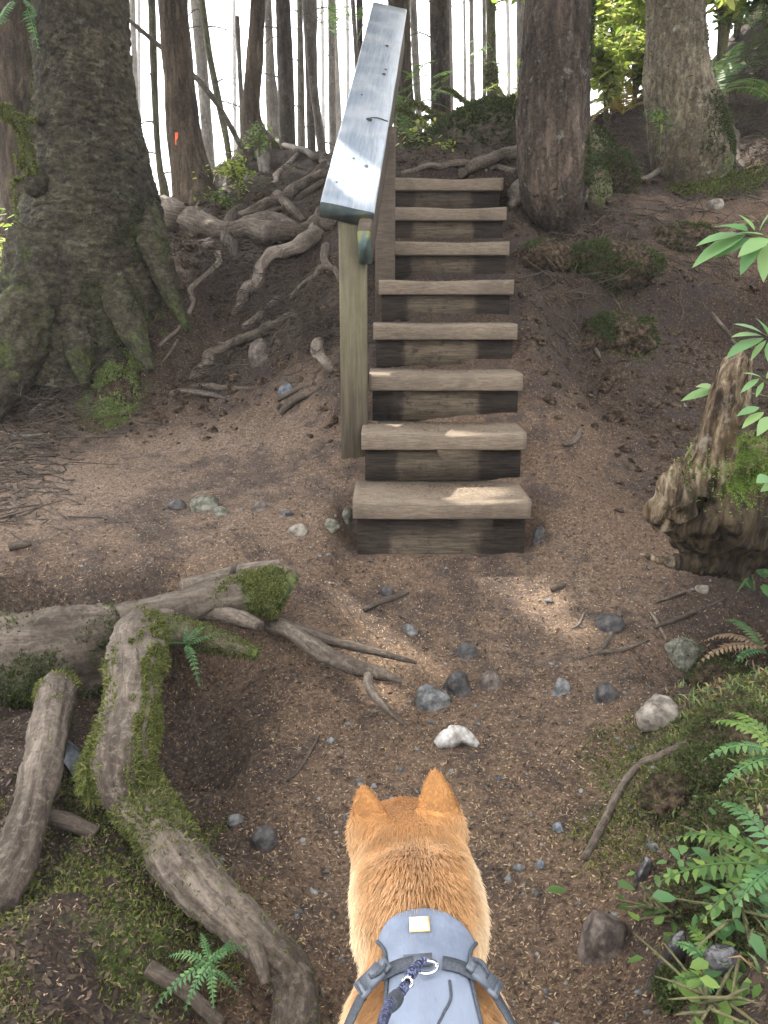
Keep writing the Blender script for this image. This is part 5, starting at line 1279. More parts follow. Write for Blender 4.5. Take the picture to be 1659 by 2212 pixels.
# ------------------------------------------------------------------ ferns, saplings, shrubs
fern_mat = m_leaf('fern_green', [(0.0, (0.045, 0.11, 0.035)), (0.6, (0.085, 0.19, 0.065)), (1.0, (0.14, 0.25, 0.08))], 0.4)
fern_pale = m_leaf('fern_light_green', [(0.0, (0.08, 0.16, 0.035)), (0.6, (0.14, 0.24, 0.05)), (1.0, (0.25, 0.34, 0.09))], 0.5)
fern_gold = m_leaf('fern_turning_gold', [(0.0, (0.26, 0.15, 0.03)), (0.6, (0.36, 0.26, 0.05)), (1.0, (0.28, 0.30, 0.07))], 0.45)
fern_dead = m_leaf('fern_dead_brown', [(0.0, (0.16, 0.10, 0.055)), (1.0, (0.34, 0.24, 0.14))], 0.3)
leaf_bright = m_leaf('young_bright_leaf', [(0.0, (0.16, 0.32, 0.13)), (0.5, (0.24, 0.42, 0.17)), (1.0, (0.34, 0.48, 0.17))], 0.5)
leaf_yellow = m_leaf('sunny_maple_leaf', [(0.0, (0.14, 0.22, 0.03)), (0.5, (0.30, 0.38, 0.06)), (1.0, (0.48, 0.48, 0.14))], 0.55)
leaf_mid = m_leaf('shrub_leaf', [(0.0, (0.06, 0.12, 0.03)), (0.5, (0.11, 0.20, 0.045)), (1.0, (0.20, 0.30, 0.06))], 0.5)
stem_mat = m_plain('green_brown_stem', [(0.3, (.05, .05, .02)), (0.7, (.11, .10, .045))], 60)

def frond_geo(p, direction, L, droop=.5, n=16, w=.16, twist=0.0, taper=.9):
    """one fern frond: an arching rib with a row of folded leaflets on each side"""
    d = unit(np.asarray(direction, float)); s = np.linspace(0, 1, 14)
    C = p + d * (L * s)[:, None] - np.array([0, 0, 1]) * (droop * L * s ** 2.2)[:, None]
    rib = tube(C[::2], [.0035 * (L / .5) ** .5] * 6 + [.001], 4, 14, caps=False)
    t = np.linspace(.10, .985, n); Pm = np.column_stack([np.interp(t, s, C[:, k]) for k in range(3)])
    Tn = unit(np.column_stack([np.interp(t, s, np.gradient(C[:, k])) for k in range(3)]))
    side = unit(np.cross(Tn, np.array([math.sin(twist), 0, math.cos(twist)]) + 1e-6)); up = np.cross(side, Tn)
    ln = w * L * np.sin(np.clip(t * 1.02, 0, 1) ** .62 * math.pi) ** .75 * taper + .012 * L
    gs = []
    for sg in (-1, 1):
        o = unit(side * sg + Tn * .38 - up * .22 + rng.normal(size=side.shape) * .05); wd = (L * .86 / n * .46)
        tip = Pm + o * ln[:, None]; b1 = Pm + o * (ln * .35)[:, None]
        V = np.stack([Pm - Tn * wd * .4, b1 - Tn * wd + up * .003, tip, b1 + Tn * wd * .9 + up * .001, Pm + Tn * wd * .3], 1).reshape(-1, 3)
        k = np.arange(n)[:, None] * 5
        gs.append((V, np.concatenate([k + np.array([[0, 1, 3, 4]])]), k + np.array([[1, 2, 3]])))
    return join([rib] + gs)

def fern(name, p, fr, label, mat, cat='fern', group=None):
    """fr: rows (azimuth degrees from +x, pitch degrees, length, droop)"""
    r = empty(name, p, label, cat, group)
    for az, el, L, dr in fr:
        a, e = math.radians(az), math.radians(el)
        m = mat if not isinstance(mat, (list, tuple)) else mat[int(rng.integers(len(mat)))]
        mk('frond', frond_geo(np.asarray(p) + rng.normal(size=3) * .004, (math.cos(a) * math.cos(e), math.sin(a) * math.cos(e), math.sin(e)), L, dr, n=int(np.clip(L * 60, 12, 26))), m, r, smooth_shade=False)
    return r

fern('sword_fern', AY(400, 1393, 2.24), [(125, 45, .10, .2), (60, 35, .10, .3), (95, 60, .07, .1), (178, 12, .08, .3), (20, 25, .11, .2), (-60, 5, .13, .9), (35, 50, .08, .2)], 'small green fern growing out of the mossy log, left', fern_mat)
fern('sword_fern', AZ(455, 2085, .23), [(165, 30, .10, .6), (120, 40, .07, .3), (55, 40, .07, .4), (25, 30, .09, .5), (-20, 10, .07, .6), (-75, 10, .08, .6), (-115, 10, .09, .6), (215, 5, .11, .5)], 'small green fern on the mossy bank at the bottom left', fern_mat)
fern('sword_fern', AZ(1700, 1880, .42), [(150, 35, .24, .6), (178, 20, .26, .5), (200, 25, .22, .7), (120, 45, .22, .5), (215, 35, .2, .6)], 'green fern hanging over the right edge of the picture beside the trail', [fern_mat, leaf_mid])
fern('sword_fern', AZ(1690, 1640, .46), [(150, 45, .2, .5), (180, 35, .2, .6), (200, 20, .18, .5), (120, 45, .2, .5)], 'pale yellow green fern on the right bank below the broken log end', [fern_pale, fern_pale, fern_mat])
fern('sword_fern', G(1652, 1420, .02), [(160, 40, .26, .6), (130, 50, .24, .5), (185, 25, .26, .6), (210, 30, .2, .5), (100, 40, .22, .5)], 'bright fern in front of the mossy greenish stone', [fern_pale, fern_dead, fern_mat])
fern('sword_fern', G(1560, 2140, .02), [(150, 55, .14, .5), (190, 40, .14, .6), (110, 50, .14, .5), (220, 40, .12, .6)], 'low fern at the bottom right corner', [fern_mat, leaf_mid])
fern('sword_fern', AY(1528, 215, 6.9), [(60, 55, .8, .35), (40, 50, .9, .4), (25, 38, .95, .5), (80, 65, .7, .3), (10, 30, .8, .6), (110, 70, .55, .3), (35, 62, .85, .3)], 'tall green fern arching from the top right slope behind the upper trunk', [fern_mat, fern_pale, fern_pale])
fern('sword_fern', AY(1625, 60, 7.4), [(150, 50, .6, .5), (110, 60, .6, .4), (60, 60, .6, .4), (180, 30, .6, .6), (20, 45, .5, .5)], 'bright fern at the very top right corner', [fern_pale, fern_mat])
fern('sword_fern', AY(1345, 245, 7.4), [(80, 65, .75, .5), (110, 60, .7, .6), (50, 55, .7, .5), (150, 50, .6, .7), (20, 40, .6, .6), (195, 35, .6, .7), (220, 25, .5, .7), (65, 75, .6, .3)], 'golden turning fern on the slope between the two big right trunks', [fern_gold, fern_gold, fern_pale])
fern('sword_fern', G(1640, 480), [(150, 25, .4, .7), (185, 10, .45, .6), (120, 40, .35, .7), (210, 5, .4, .5)], 'dead brown curled fern at the right end of the dirt ledge', fern_dead)
fern('sword_fern', G(35, 690, .05), [(20, 50, .4, .6), (60, 50, .4, .5), (120, 50, .4, .5), (-30, 40, .35, .6), (160, 40, .4, .6), (90, 65, .35, .4)], 'bright fern at the left edge beside the spruce foot', [fern_pale, fern_mat])
fern('sword_fern', G(15, 770, .05), [(20, 40, .4, .6), (60, 50, .35, .5), (-40, 30, .35, .6), (160, 40, .4, .6)], 'pale fern lower at the left edge under the spruce', [fern_pale, fern_mat])

def leaf_geo(p, direction, up, L, W, fold=.25, curl=.15):
    d = unit(np.asarray(direction, float)); s = unit(np.cross(d, up)); u = np.cross(s, d)
    t = np.array([0, .18, .4, .65, .86, 1.0]); w = np.array([.03, .62, 1.0, .85, .42, .02]) * W / 2
    C = p + d * (t * L)[:, None] - u * (curl * L * t ** 2)[:, None]
    V = np.concatenate([C, C + s * w[:, None] + u * (fold * w)[:, None], C - s * w[:, None] + u * (fold * w)[:, None]])
    q = [[i, i + 1, i + 7, i + 6] for i in range(5)] + [[i, i + 12, i + 13, i + 1] for i in range(5)]
    return (V, np.array(q), None)

# leafy sapling hanging in from the right: every large leaf is a part
sap = empty('leafy_sapling', G(1700, 1150), 'leafy sapling with pale green oval leaves reaching in at the right edge', 'sapling')
def twig_leaves(pts, r, leaves):
    mk('stem', tube(pts, [r, r * .8, r * .5][:len(pts)] if len(pts) < 4 else r, 6, 20), stem_mat, sap)
    for (px, py, tx, ty, y, L) in leaves:
        a = AY(px, py, y); b = AY(tx, ty, y - .03 + rng.normal() * .02); d = b - a
        mk('leaf', leaf_geo(a, d, unit(np.array([rng.normal() * .35, -.45 + rng.normal() * .2, 1])), np.linalg.norm(d) * .98, np.linalg.norm(d) * .35), leaf_bright, sap)
SAP_Y = 1.75
twig_leaves([AY(1760, 560, SAP_Y), AY(1690, 520, SAP_Y), AY(1610, 508, SAP_Y)], .004,
            [(1610, 508, 1492, 560, SAP_Y, 0), (1612, 506, 1505, 512, SAP_Y, 0), (1615, 500, 1545, 472, SAP_Y, 0), (1630, 498, 1600, 455, SAP_Y, 0), (1640, 500, 1662, 452, SAP_Y, 0), (1625, 515, 1540, 548, SAP_Y, 0), (1640, 520, 1598, 585, SAP_Y, 0), (1655, 525, 1648, 606, SAP_Y, 0), (1660, 515, 1600, 540, SAP_Y, 0), (1670, 520, 1720, 580, SAP_Y, 0), (1650, 508, 1590, 494, SAP_Y, 0)])
twig_leaves([AY(1760, 760, SAP_Y + .1), AY(1700, 740, SAP_Y + .1), AY(1650, 722, SAP_Y + .1)], .0035,
            [(1650, 722, 1590, 690, SAP_Y + .1, 0), (1648, 726, 1583, 716, SAP_Y + .1, 0), (1650, 730, 1568, 758, SAP_Y + .1, 0), (1655, 735, 1618, 775, SAP_Y + .1, 0), (1660, 725, 1640, 680, SAP_Y + .1, 0), (1662, 735, 1660, 785, SAP_Y + .1, 0), (1670, 730, 1720, 700, SAP_Y + .1, 0)])
twig_leaves([AY(1720, 870, SAP_Y + .45), AY(1620, 850, SAP_Y + .45), AY(1548, 842, SAP_Y + .45)], .0035,
            [(1548, 842, 1470, 858, SAP_Y + .45, 0), (1550, 840, 1508, 828, SAP_Y + .45, 0), (1552, 845, 1532, 868, SAP_Y + .45, 0), (1600, 850, 1575, 828, SAP_Y + .45, 0)])
twig_leaves([AY(1740, 900, SAP_Y + .2), AY(1680, 850, SAP_Y + .2), AY(1640, 815, SAP_Y + .2)], .0035,
            [(1645, 815, 1606, 800, SAP_Y + .2, 0), (1640, 818, 1598, 845, SAP_Y + .2, 0), (1650, 825, 1630, 858, SAP_Y + .2, 0), (1655, 818, 1680, 790, SAP_Y + .2, 0), (1640, 880, 1594, 892, SAP_Y + .2, 0), (1650, 890, 1602, 918, SAP_Y + .2, 0), (1660, 900, 1640, 935, SAP_Y + .2, 0)])
twig_leaves([AY(1740, 1080, SAP_Y - .1), AY(1700, 1050, SAP_Y - .1), AY(1670, 1035, SAP_Y - .1)], .003, [(1670, 1035, 1642, 1030, SAP_Y - .1, 0), (1675, 1040, 1648, 1058, SAP_Y - .1, 0), (1680, 1035, 1690, 1000, SAP_Y - .1, 0)])

def leafy(name, p, h, spread, n, L, mat, label, cat, seed, stems=3, flat=.6, centre=None, group=None, z_bias=1.0, names=('stem', 'foliage')):
    """shrub: a few stems with loose sprays of leaves"""
    rs = np.random.default_rng(seed); p = np.asarray(p, float)
    r = empty(name, p, label, cat, group); tips = []; gs = []
    for k in range(stems):
        a = rs.uniform(0, 6.28); rad = spread * rs.uniform(.3, 1)
        q = [p, p + np.array([math.cos(a) * rad * .3, math.sin(a) * rad * .3, h * .5]), p + np.array([math.cos(a) * rad, math.sin(a) * rad, h * rs.uniform(.7, 1)])]
        gs.append(tube(q, [.012 * h + .003, .008 * h + .002, .002], 6, 18)); c = spline(q, 24); tips.append(c[6:])
        for _ in range(5):
            b = c[rs.integers(7, 23)]; e = b + np.array([rs.normal() * spread * .55, rs.normal() * spread * .55, rs.normal() * h * .12 + h * .05])
            gs.append(tube([b, (b + e) / 2 + np.array([0, 0, .03 * h]), e], [.004, .003, .0015], 4, 10)); tips.append(spline([b, (b + e) / 2 + np.array([0, 0, .03 * h]), e], 12)[3:])
    mk(names[0], join(gs), stem_mat, r)
    tp = np.concatenate(tips); Pq = tp[rs.integers(len(tp), size=n)] + rs.normal(size=(n, 3)) * np.array([.10, .10, .07]) * max(spread, .3)
    D = unit(rs.normal(size=(n, 3)) * np.array([1, 1, .35]) + np.array([0, 0, -.15])); up = unit(rs.normal(size=(n, 3)) * .35 + np.array([0, -.15, 1]))
    S = unit(np.cross(D, up)); l = L * rs.uniform(.6, 1.25, n)[:, None]; w = l * .27
    V = np.stack([Pq, Pq + D * l * .28 + S * w * .95 + up * w * .15, Pq + D * l * .68 + S * w * .72 - up * l * .04, Pq + D * l - up * l * .14, Pq + D * l * .68 - S * w * .72 - up * l * .04, Pq + D * l * .28 - S * w * .95 + up * w * .15], 1).reshape(-1, 3)
    k = np.arange(n)[:, None] * 6
    Qq = np.concatenate([k + np.array([[0, 1, 2, 3]]), k + np.array([[0, 3, 4, 5]])])
    mk(names[1], (V, Qq, None), mat, r, smooth_shade=False)
    return r
leafy('huckleberry_shrub', G(518, 432), .30, .17, 300, .042, leaf_yellow, 'bright yellow green shrub between the orange blazed tree and the root mound', 'shrub', 1, 5)
leafy('huckleberry_shrub', G(492, 455), .14, .12, 90, .036, leaf_mid, 'tiny green shrub low in front of the yellow green one', 'shrub', 2, 3)
leafy('salmonberry_shrub', G(40, 640), .55, .5, 420, .07, leaf_yellow, 'sunlit yellow green bush at the left edge behind the spruce foot', 'shrub', 3, 5)
leafy('salmonberry_shrub', AY(25, 420, 9), .9, .6, 260, .09, leaf_yellow, 'small bright bush low at the left edge below the cedar', 'shrub', 4, 4)
leafy('hemlock_seedling', G(560, 360), .4, .25, 220, .04, leaf_mid, 'small seedling cluster on the face of the root mound', 'seedling', 5, 4)
leafy('huckleberry_shrub', AY(900, 325, 7.0), .25, .2, 70, .05, leaf_yellow, 'small leafy shrub beside the rail on the landing skyline', 'shrub', 6, 4)
leafy('huckleberry_shrub', AY(955, 345, 6.6), .22, .22, 60, .05, leaf_yellow, 'small round leaved plant on the face of the mossy nurse log', 'shrub', 7, 4)
leafy('maple_shrub', AY(1335, 225, 9.5), 3.0, .85, 5200, .14, leaf_yellow, 'big sunlit yellow green maple between the two right trunks', 'shrub', 8, 7, names=('trunk', 'foliage'))
leafy('maple_shrub', AY(1320, 245, 8.4), 1.0, .6, 1500, .11, leaf_yellow, 'lower green bush under the sunlit maple', 'shrub', 9, 5)
leafy('maple_shrub', AY(1590, 80, 8.6), 2.2, 1.0, 2600, .13, leaf_yellow, 'sunlit leafy bush at the top right behind the upper trunk', 'shrub', 10, 6, names=('trunk', 'foliage'))
leafy('maple_shrub', AY(1308, 266, 7.35), .75, .32, 900, .085, leaf_yellow, 'small bright bush at the left lip of the rooty bank between the right trunks', 'shrub', 21, 5)
leafy('maple_shrub', AY(1368, 232, 7.5), .7, .3, 800, .085, leaf_yellow, 'small bright bush touching the left side of the upper right trunk', 'shrub', 22, 5)
leafy('maple_shrub', AY(1552, 165, 7.5), 1.6, .5, 2200, .10, leaf_yellow, 'bright leafy bush just right of the upper right trunk', 'shrub', 23, 6)
leafy('maple_shrub', AY(1650, 60, 7.6), .7, .5, 900, .09, leaf_mid, 'green bush on the skyline in the top right corner', 'shrub', 24, 5)
leafy('maple_shrub', AY(1400, 190, 12.5), 4.5, 2.0, 3600, .2, leaf_mid, 'dark green tall shrub far behind the upper right trunk', 'shrub', 12, 8, names=('trunk', 'foliage'))
leafy('salal_plant', G(1520, 1900, .0), .10, .10, 45, .036, fern_mat, 'low plant with roundish green leaves beside the wet stones on the right', 'plant', 13, 5)
leafy('salal_plant', G(1420, 2000, .0), .07, .09, 40, .032, leaf_mid, 'low plant with bright small leaves right beside the big dark boulder', 'plant', 14, 5)
leafy('salal_plant', G(1600, 2030, .0), .10, .12, 60, .04, fern_mat, 'leafy ground plant between the low fern and the lush one', 'plant', 15, 5)
leafy('salal_plant', G(1620, 1270, .02), .16, .16, 60, .055, fern_mat, 'dark leafy plant in the shade under the broken log end', 'plant', 16, 4)
leafy('salal_plant', G(1540, 2190, .0), .08, .10, 45, .034, leaf_mid, 'tiny leafy plant at the lower edge of the right bank', 'plant', 17, 4)
leafy('salal_plant', AY(1425, 330, 5.95), .35, .14, 60, .045, leaf_mid, 'thin sprig growing against the left foot of the upper right trunk', 'plant', 18, 2)

# mossy bare branches reaching across the bright gap above the top step, and green sprigs on the trunks
def branch_moss(name, pts, r, label, sprig=0):
    g = tube(pts, r, 8, 12 * len(pts), .3, 14)
    o = mk(name, g, mossy_branch_mat); tag(o, label, 'branch', 'mossy branches above the top step')
    mk('moss', moss_on(g, int(1600), lambda C, N: .4 + N[:, 2].clip(0), (.015, .05), .010, -.3), moss_mat, o, smooth_shade=False)['kind'] = 'stuff'
branch_moss('mossy_branch', [AY(855, 237, 8.8), AY(895, 225, 8.6), AY(930, 241, 8.4), AY(985, 265, 8.2), AY(1030, 284, 8.1)], [.012, .018, .02, .016, .008], 'upper mossy branch sloping right from beside the rail')
branch_moss('mossy_branch', [AY(905, 258, 8.5), AY(930, 253, 8.4), AY(970, 258, 8.3), AY(1010, 275, 8.2), AY(1060, 285, 8.0)], [.008, .014, .016, .014, .008], 'middle mossy branch running level across the sprigged trunk')
branch_moss('mossy_branch', [AY(858, 238, 8.2), AY(885, 245, 8.2), AY(915, 268, 8.2), AY(935, 281, 8.2), AY(970, 277, 8.2), AY(1025, 283, 8.2)], [.014, .015, .014, .014, .012, .006], 'lower mossy branch dipping below the others')
branch_moss('mossy_branch', [AY(955, 192, 9.8), AY(975, 197, 9.6), AY(995, 213, 9.5), AY(1035, 235, 9.4)], [.012, .016, .013, .006], 'short bare branch pointing down right from the sprigged trunk')
branch_moss('mossy_branch', [AY(1075, 190, 10.5), AY(1095, 225, 10.2), AY(1118, 260, 10)], [.012, .010, .006], 'thin branch hanging between the green flecked trunk and the big leaning one')

def sprig(key, px, py, y, L, n, label, mat):
    """short twig with flat sprays of needles"""
    p = AY(px, py, y); gs = []
    for _ in range(n):
        a = rng.uniform(-2.6, -.5); d = unit(np.array([rng.normal() * .9, -.4 + rng.normal() * .4, -.15 + rng.normal() * .45]))
        gs.append(frond_geo(p + rng.normal(size=3) * L * .25, d, L * rng.uniform(.5, 1), .3, 12, .22))
    o = mk('needle_spray', join(gs), mat, TREES[key]['root'], smooth_shade=False); o['kind'] = 'stuff'
for args in [('sprig', 950, 182, 9.8, .35, 9, '', leaf_mid), ('flecked', 1062, 112, 10.8, .4, 8, '', leaf_mid), ('flecked', 1066, 185, 10.6, .35, 7, '', leaf_yellow), ('leaner', 1118, 165, 6.6, .25, 6, '', leaf_yellow), ('rail_dark', 872, 220, 8.9, .45, 14, '', leaf_mid), ('rail_dark', 880, 190, 8.9, .4, 10, '', leaf_mid),
             ('rail_dark', 868, 260, 9.0, .35, 8, '', leaf_mid), ('pale_rail', 716, 14, 17, .8, 10, '', leaf_mid), ('rail_b', 775, 40, 10.6, .3, 6, '', leaf_mid), ('spruce', 75, 8, 4.9, .22, 8, '', fern_mat), ('flecked', 1060, 270, 10.4, .4, 10, '', leaf_mid), ('leaner', 1120, 270, 6.8, .3, 6, '', leaf_mid)]:
    sprig(*args)

# ------------------------------------------------------------------ ground covers nobody could count
def scatter_ground(n, x0, x1, y0, y1, dens):
    out = []
    while sum(map(len, out)) < n:
        q = np.column_stack([rng.uniform(x0, x1, n), rng.uniform(y0, y1, n)])
        out.append(q[rng.random(n) < dens(q[:, 0], q[:, 1])])
    q = np.concatenate(out)[:n]; z = H(q)
    e = .012; nx = (H(q - [e, 0]) - H(q + [e, 0])) / (2 * e); ny = (H(q - [0, e]) - H(q + [0, e])) / (2 * e)
    return np.column_stack([q, z]), unit(np.column_stack([nx, ny, np.ones(n)]))
def in_stairs(x, y):
    cx = np.interp(y, [3, 5.3], [.234, .406]); return (np.abs(x - cx) < .40) & (y > 3.0) & (y < 5.7)
def view(x, y): return (np.abs(x) < .62 * y + .35) * np.minimum(1, 1.6 / np.maximum(y, .9)) ** 1.3 * (~in_stairs(x, y))
def flakes(n, L, W, dens, lift=.002, region=(-3.4, 4.6, .75, 8.5)):
    P, N = scatter_ground(n, *region, dens)
    D = rng.normal(size=(n, 3)); D = unit(D - N * (D * N).sum(1)[:, None] + N * rng.normal(size=n)[:, None] * .22)
    S = unit(np.cross(D, N) + N * rng.normal(size=n)[:, None] * .3)
    l = rng.uniform(*L, n)[:, None]; w = rng.uniform(*W, n)[:, None]; P = P + N * lift
    V = np.stack([P - D * l / 2 - S * w * .25, P + S * w / 2, P + D * l / 2 + S * w * .2, P - S * w / 2], 1).reshape(-1, 3)
    return (V, np.arange(n * 4).reshape(-1, 4), None)
litter_mat = m_leaf('needle_litter', [(0.0, (0.035, 0.022, 0.014)), (0.35, (0.10, 0.065, 0.042)), (0.68, (0.165, 0.112, 0.07)), (0.88, (0.29, 0.20, 0.12)), (1.0, (0.40, 0.295, 0.18))], 0.15, 20, .8, .2)
o = mk('needle_litter', flakes(150000, (.005, .015), (.0015, .0048), lambda x, y: view(x, y) * (.35 + .65 * path_mask(x, y))), litter_mat, smooth_shade=False)
tag(o, 'tan needles and bark flakes littering the trail and banks', kind='stuff')
dark_litter = m_leaf('dark_leaf_litter', [(0.0, (0.018, 0.012, 0.009)), (0.6, (0.05, 0.034, 0.024)), (1.0, (0.12, 0.085, 0.06))], 0.1, 20, .85, .2)
o = mk('bark_crumbs', flakes(52000, (.007, .026), (.003, .010), lambda x, y: view(x, y) * (1 - .75 * path_mask(x, y)), .004), dark_litter, smooth_shade=False)
tag(o, 'dark crumbs of bark and rotten leaves on the banks', kind='stuff')
def tread_dust(n):
    gs = []
    for i, (cx, fy, zt) in enumerate(TREADS):
        k = n if i < 2 else n // 3
        x = rng.uniform(-.34, .34, k) + cx; y = fy + .30 * (1 - rng.random(k) ** 2.0 * .93)
        y = np.minimum(y, (TREADS[i + 1][1] if i < 7 else fy + .3) + .03)
        gs.append(np.column_stack([x, y, np.full(k, zt + .0005) - .004]))
    P = np.concatenate(gs); m = len(P); a = rng.random(m) * 6.28
    D = np.column_stack([np.cos(a), np.sin(a), rng.normal(size=m) * .25]); S = np.column_stack([-np.sin(a), np.cos(a), rng.normal(size=m) * .3])
    l = rng.uniform(.004, .016, m)[:, None]; w = rng.uniform(.0015, .004, m)[:, None]; P[:, 2] += rng.random(m) * .006
    return (np.stack([P - D * l / 2, P + S * w / 2, P + D * l / 2, P - S * w / 2], 1).reshape(-1, 3), np.arange(m * 4).reshape(-1, 4), None)
mk('needle_dust', tread_dust(2600), litter_mat, stairs, smooth_shade=False)['kind'] = 'stuff'
def clods(n):
    P, N = scatter_ground(n, -3, 3.3, 3.2, 6.6, lambda x, y: view(x, y) * (1 - path_mask(x, y)))
    th_ = np.arange(5) * 2 * math.pi / 5
    ico = np.vstack([[0, 0, 1], np.column_stack([np.cos(th_) * .9, np.sin(th_) * .9, .4 + 0 * th_]), np.column_stack([np.cos(th_ + .6), np.sin(th_ + .6), -.5 + 0 * th_])])
    T0 = np.array([[0, 1 + i, 1 + (i + 1) % 5] for i in range(5)] + [[1 + i, 6 + i, 1 + (i + 1) % 5] for i in range(5)] + [[6 + i, 6 + (i + 1) % 5, 1 + (i + 1) % 5] for i in range(5)])
    s = rng.lognormal(-4.45, .5, n)[:, None, None]; V = ico[None] * s * (1 + .3 * rng.normal(size=(n, 11, 1))) * np.array([1.2, 1.2, .75])
    a = rng.random(n) * 6.28; c, q = np.cos(a)[:, None], np.sin(a)[:, None]
    V = np.stack([V[..., 0] * c - V[..., 1] * q, V[..., 0] * q + V[..., 1] * c, V[..., 2]], -1) + P[:, None]
    return (V.reshape(-1, 3), None, (np.arange(n)[:, None, None] * 11 + T0[None]).reshape(-1, 3))
o = mk('soil_clods', clods(5000), clod_mat); tag(o, 'crumbling clods of dark soil on the steep banks', kind='stuff')
# loose gravel pressed into the trail
def gravel(n):
    P, N = scatter_ground(n, -1.2, 1.4, .8, 3.2, lambda x, y: view(x, y) * path_mask(x, y))
    ico = np.array([[0, 0, 1], [1, 0, .1], [.3, .95, 0], [-.8, .6, .1], [-.8, -.6, 0], [.3, -.95, .1], [0, 0, -1]]); T0 = np.array([[0, i, i % 5 + 1] for i in range(1, 6)] + [[6, i % 5 + 1, i] for i in range(1, 6)])
    s = rng.lognormal(-5.2, .45, n)[:, None, None]; V = ico[None] * s * (1 + .3 * rng.normal(size=(n, 7, 1))) * np.array([1, 1, .6])
    a = rng.random(n) * 6.28; c, q = np.cos(a)[:, None], np.sin(a)[:, None]
    V = np.stack([V[..., 0] * c - V[..., 1] * q, V[..., 0] * q + V[..., 1] * c, V[..., 2]], -1) + P[:, None]
    return (V.reshape(-1, 3), None, (np.arange(n)[:, None, None] * 7 + T0[None]).reshape(-1, 3))
o = mk('gravel', gravel(700), st_grey); tag(o, 'small gravel pressed into the trodden trail', kind='stuff')
# moss, grass and small ground plants on the banks
def tuft_cover(n, region, dens, L, W, up=.7):
    P, N = scatter_ground(n, *region, dens)
    return blades(P, unit(N * up + rng.normal(size=P.shape) * .5 + np.array([0, 0, .3])), rng.uniform(*L, n), W * rng.uniform(.6, 1.5, n), .4)
def near_spots(x, y):
    m = np.zeros_like(x)
    for c, rx, ry, a in moss_spots: m = np.maximum(m, a * np.exp(-((x - c[0]) / rx) ** 2 - ((y - c[1]) / ry) ** 2))
    P = np.column_stack([x, y, x * 0]); return smooth(m + .45 * fbm(P, 5, 4), .35, .75) * (~in_stairs(x, y))
o = mk('ground_moss', tuft_cover(26000, (-3, 3.3, .8, 7.5), lambda x, y: near_spots(x, y) * np.minimum(1, 2.2 / y), (.006, .02), .004), moss_mat, smooth_shade=False)
tag(o, 'patches of green moss over the banks', kind='stuff')
bank_mat = m_leaf('bank_grass', [(0.0, (0.08, 0.13, 0.045)), (0.45, (0.16, 0.22, 0.07)), (0.72, (0.27, 0.31, 0.10)), (0.86, (0.30, 0.17, 0.08)), (1.0, (0.38, 0.25, 0.13))], .35)
def rbank(x, y): return smooth(x, np.interp(y, [.8, 1.2, 1.7, 2.2, 2.6], [.42, .50, .66, .85, 1.05]), np.interp(y, [.8, 1.2, 1.7, 2.2, 2.6], [.62, .72, .9, 1.1, 1.3])) * (1 - smooth(y, 2.25, 2.6)) * smooth(fbm(np.column_stack([x, y, x * 0]), 6, 3), -.35, .15)
o = mk('bank_grass', tuft_cover(15000, (.35, 2.2, .75, 2.7), rbank, (.010, .045), .0045, .9), bank_mat, smooth_shade=False)
tag(o, 'grass, moss and dead bits covering the right bank', kind='stuff')
def lbank(x, y): return (x < -.28) * (1 - smooth(y, 1.65, 1.9)) * smooth(fbm(np.column_stack([x, y, x * 0]) + 3, 6, 4), -.05, .25)
o = mk('bank_moss', tuft_cover(15000, (-1.5, -.2, .8, 1.9), lbank, (.006, .020), .0035, .6), moss_mat, smooth_shade=False)
tag(o, 'mossy strands on the lower left bank', kind='stuff')
# water seeping over stones on the right
wet = m_plain('wet_dark_rock', [(.3, (.018, .016, .016)), (.7, (.065, .060, .062))], 22, .16, .7, .6, .01)
for px, py, w, h, lab in [(1560, 2100, 120, 120, 'dark wet rock at the lower right corner'), (1440, 2075, 60, 170, 'long wet shining rock among the plants at the lower right'), (1388, 1880, 36, 70, 'small wet shining rock by the edge of the trail, right')]:
    stone('wet_rock', px, py, w, h, wet, lab, seed=px, block=.9, ang=-.25, group='wet rocks on the right bank')
o = mk('green_leaf', leaf_geo(AZ(1180, 1924, .115), (1, .1, .05), (0, -.2, 1), .05, .022), leaf_mid); tag(o, 'single green leaf lying on the trail right of the dog', 'leaf')
# ------------------------------------------------------------------ the dog
dog = empty('dog', (0.06, 0.62, H([(.06, .62)])[0]), 'ginger dog seen from behind, ears pricked, wearing a grey blue harness', 'dog')
SEC = np.array([  # x, y, z, half width, half height along the spine
    (.060, .24, .350, .035, .035), (.060, .28, .355, .070, .070), (.060, .36, .365, .094, .094), (.060, .50, .370, .101, .104), (.060, .64, .366, .118, .120), (.062, .78, .362, .128, .130),
    (.061, .88, .368, .120, .126), (.060, .94, .380, .099, .110), (.059, .98, .398, .083, .098), (.058, 1.02, .420, .094, .100), (.057, 1.055, .434, .098, .096), (.053, 1.088, .450, .100, .088), (.050, 1.116, .458, .098, .074), (.046, 1.148, .463, .098, .078), (.041, 1.19, .465, .090, .070),
    (.037, 1.225, .457, .072, .060), (.034, 1.26, .438, .044, .044), (.032, 1.31, .424, .028, .031), (.031, 1.345, .418, .022, .024), (.030, 1.36, .416, .010, .012)])
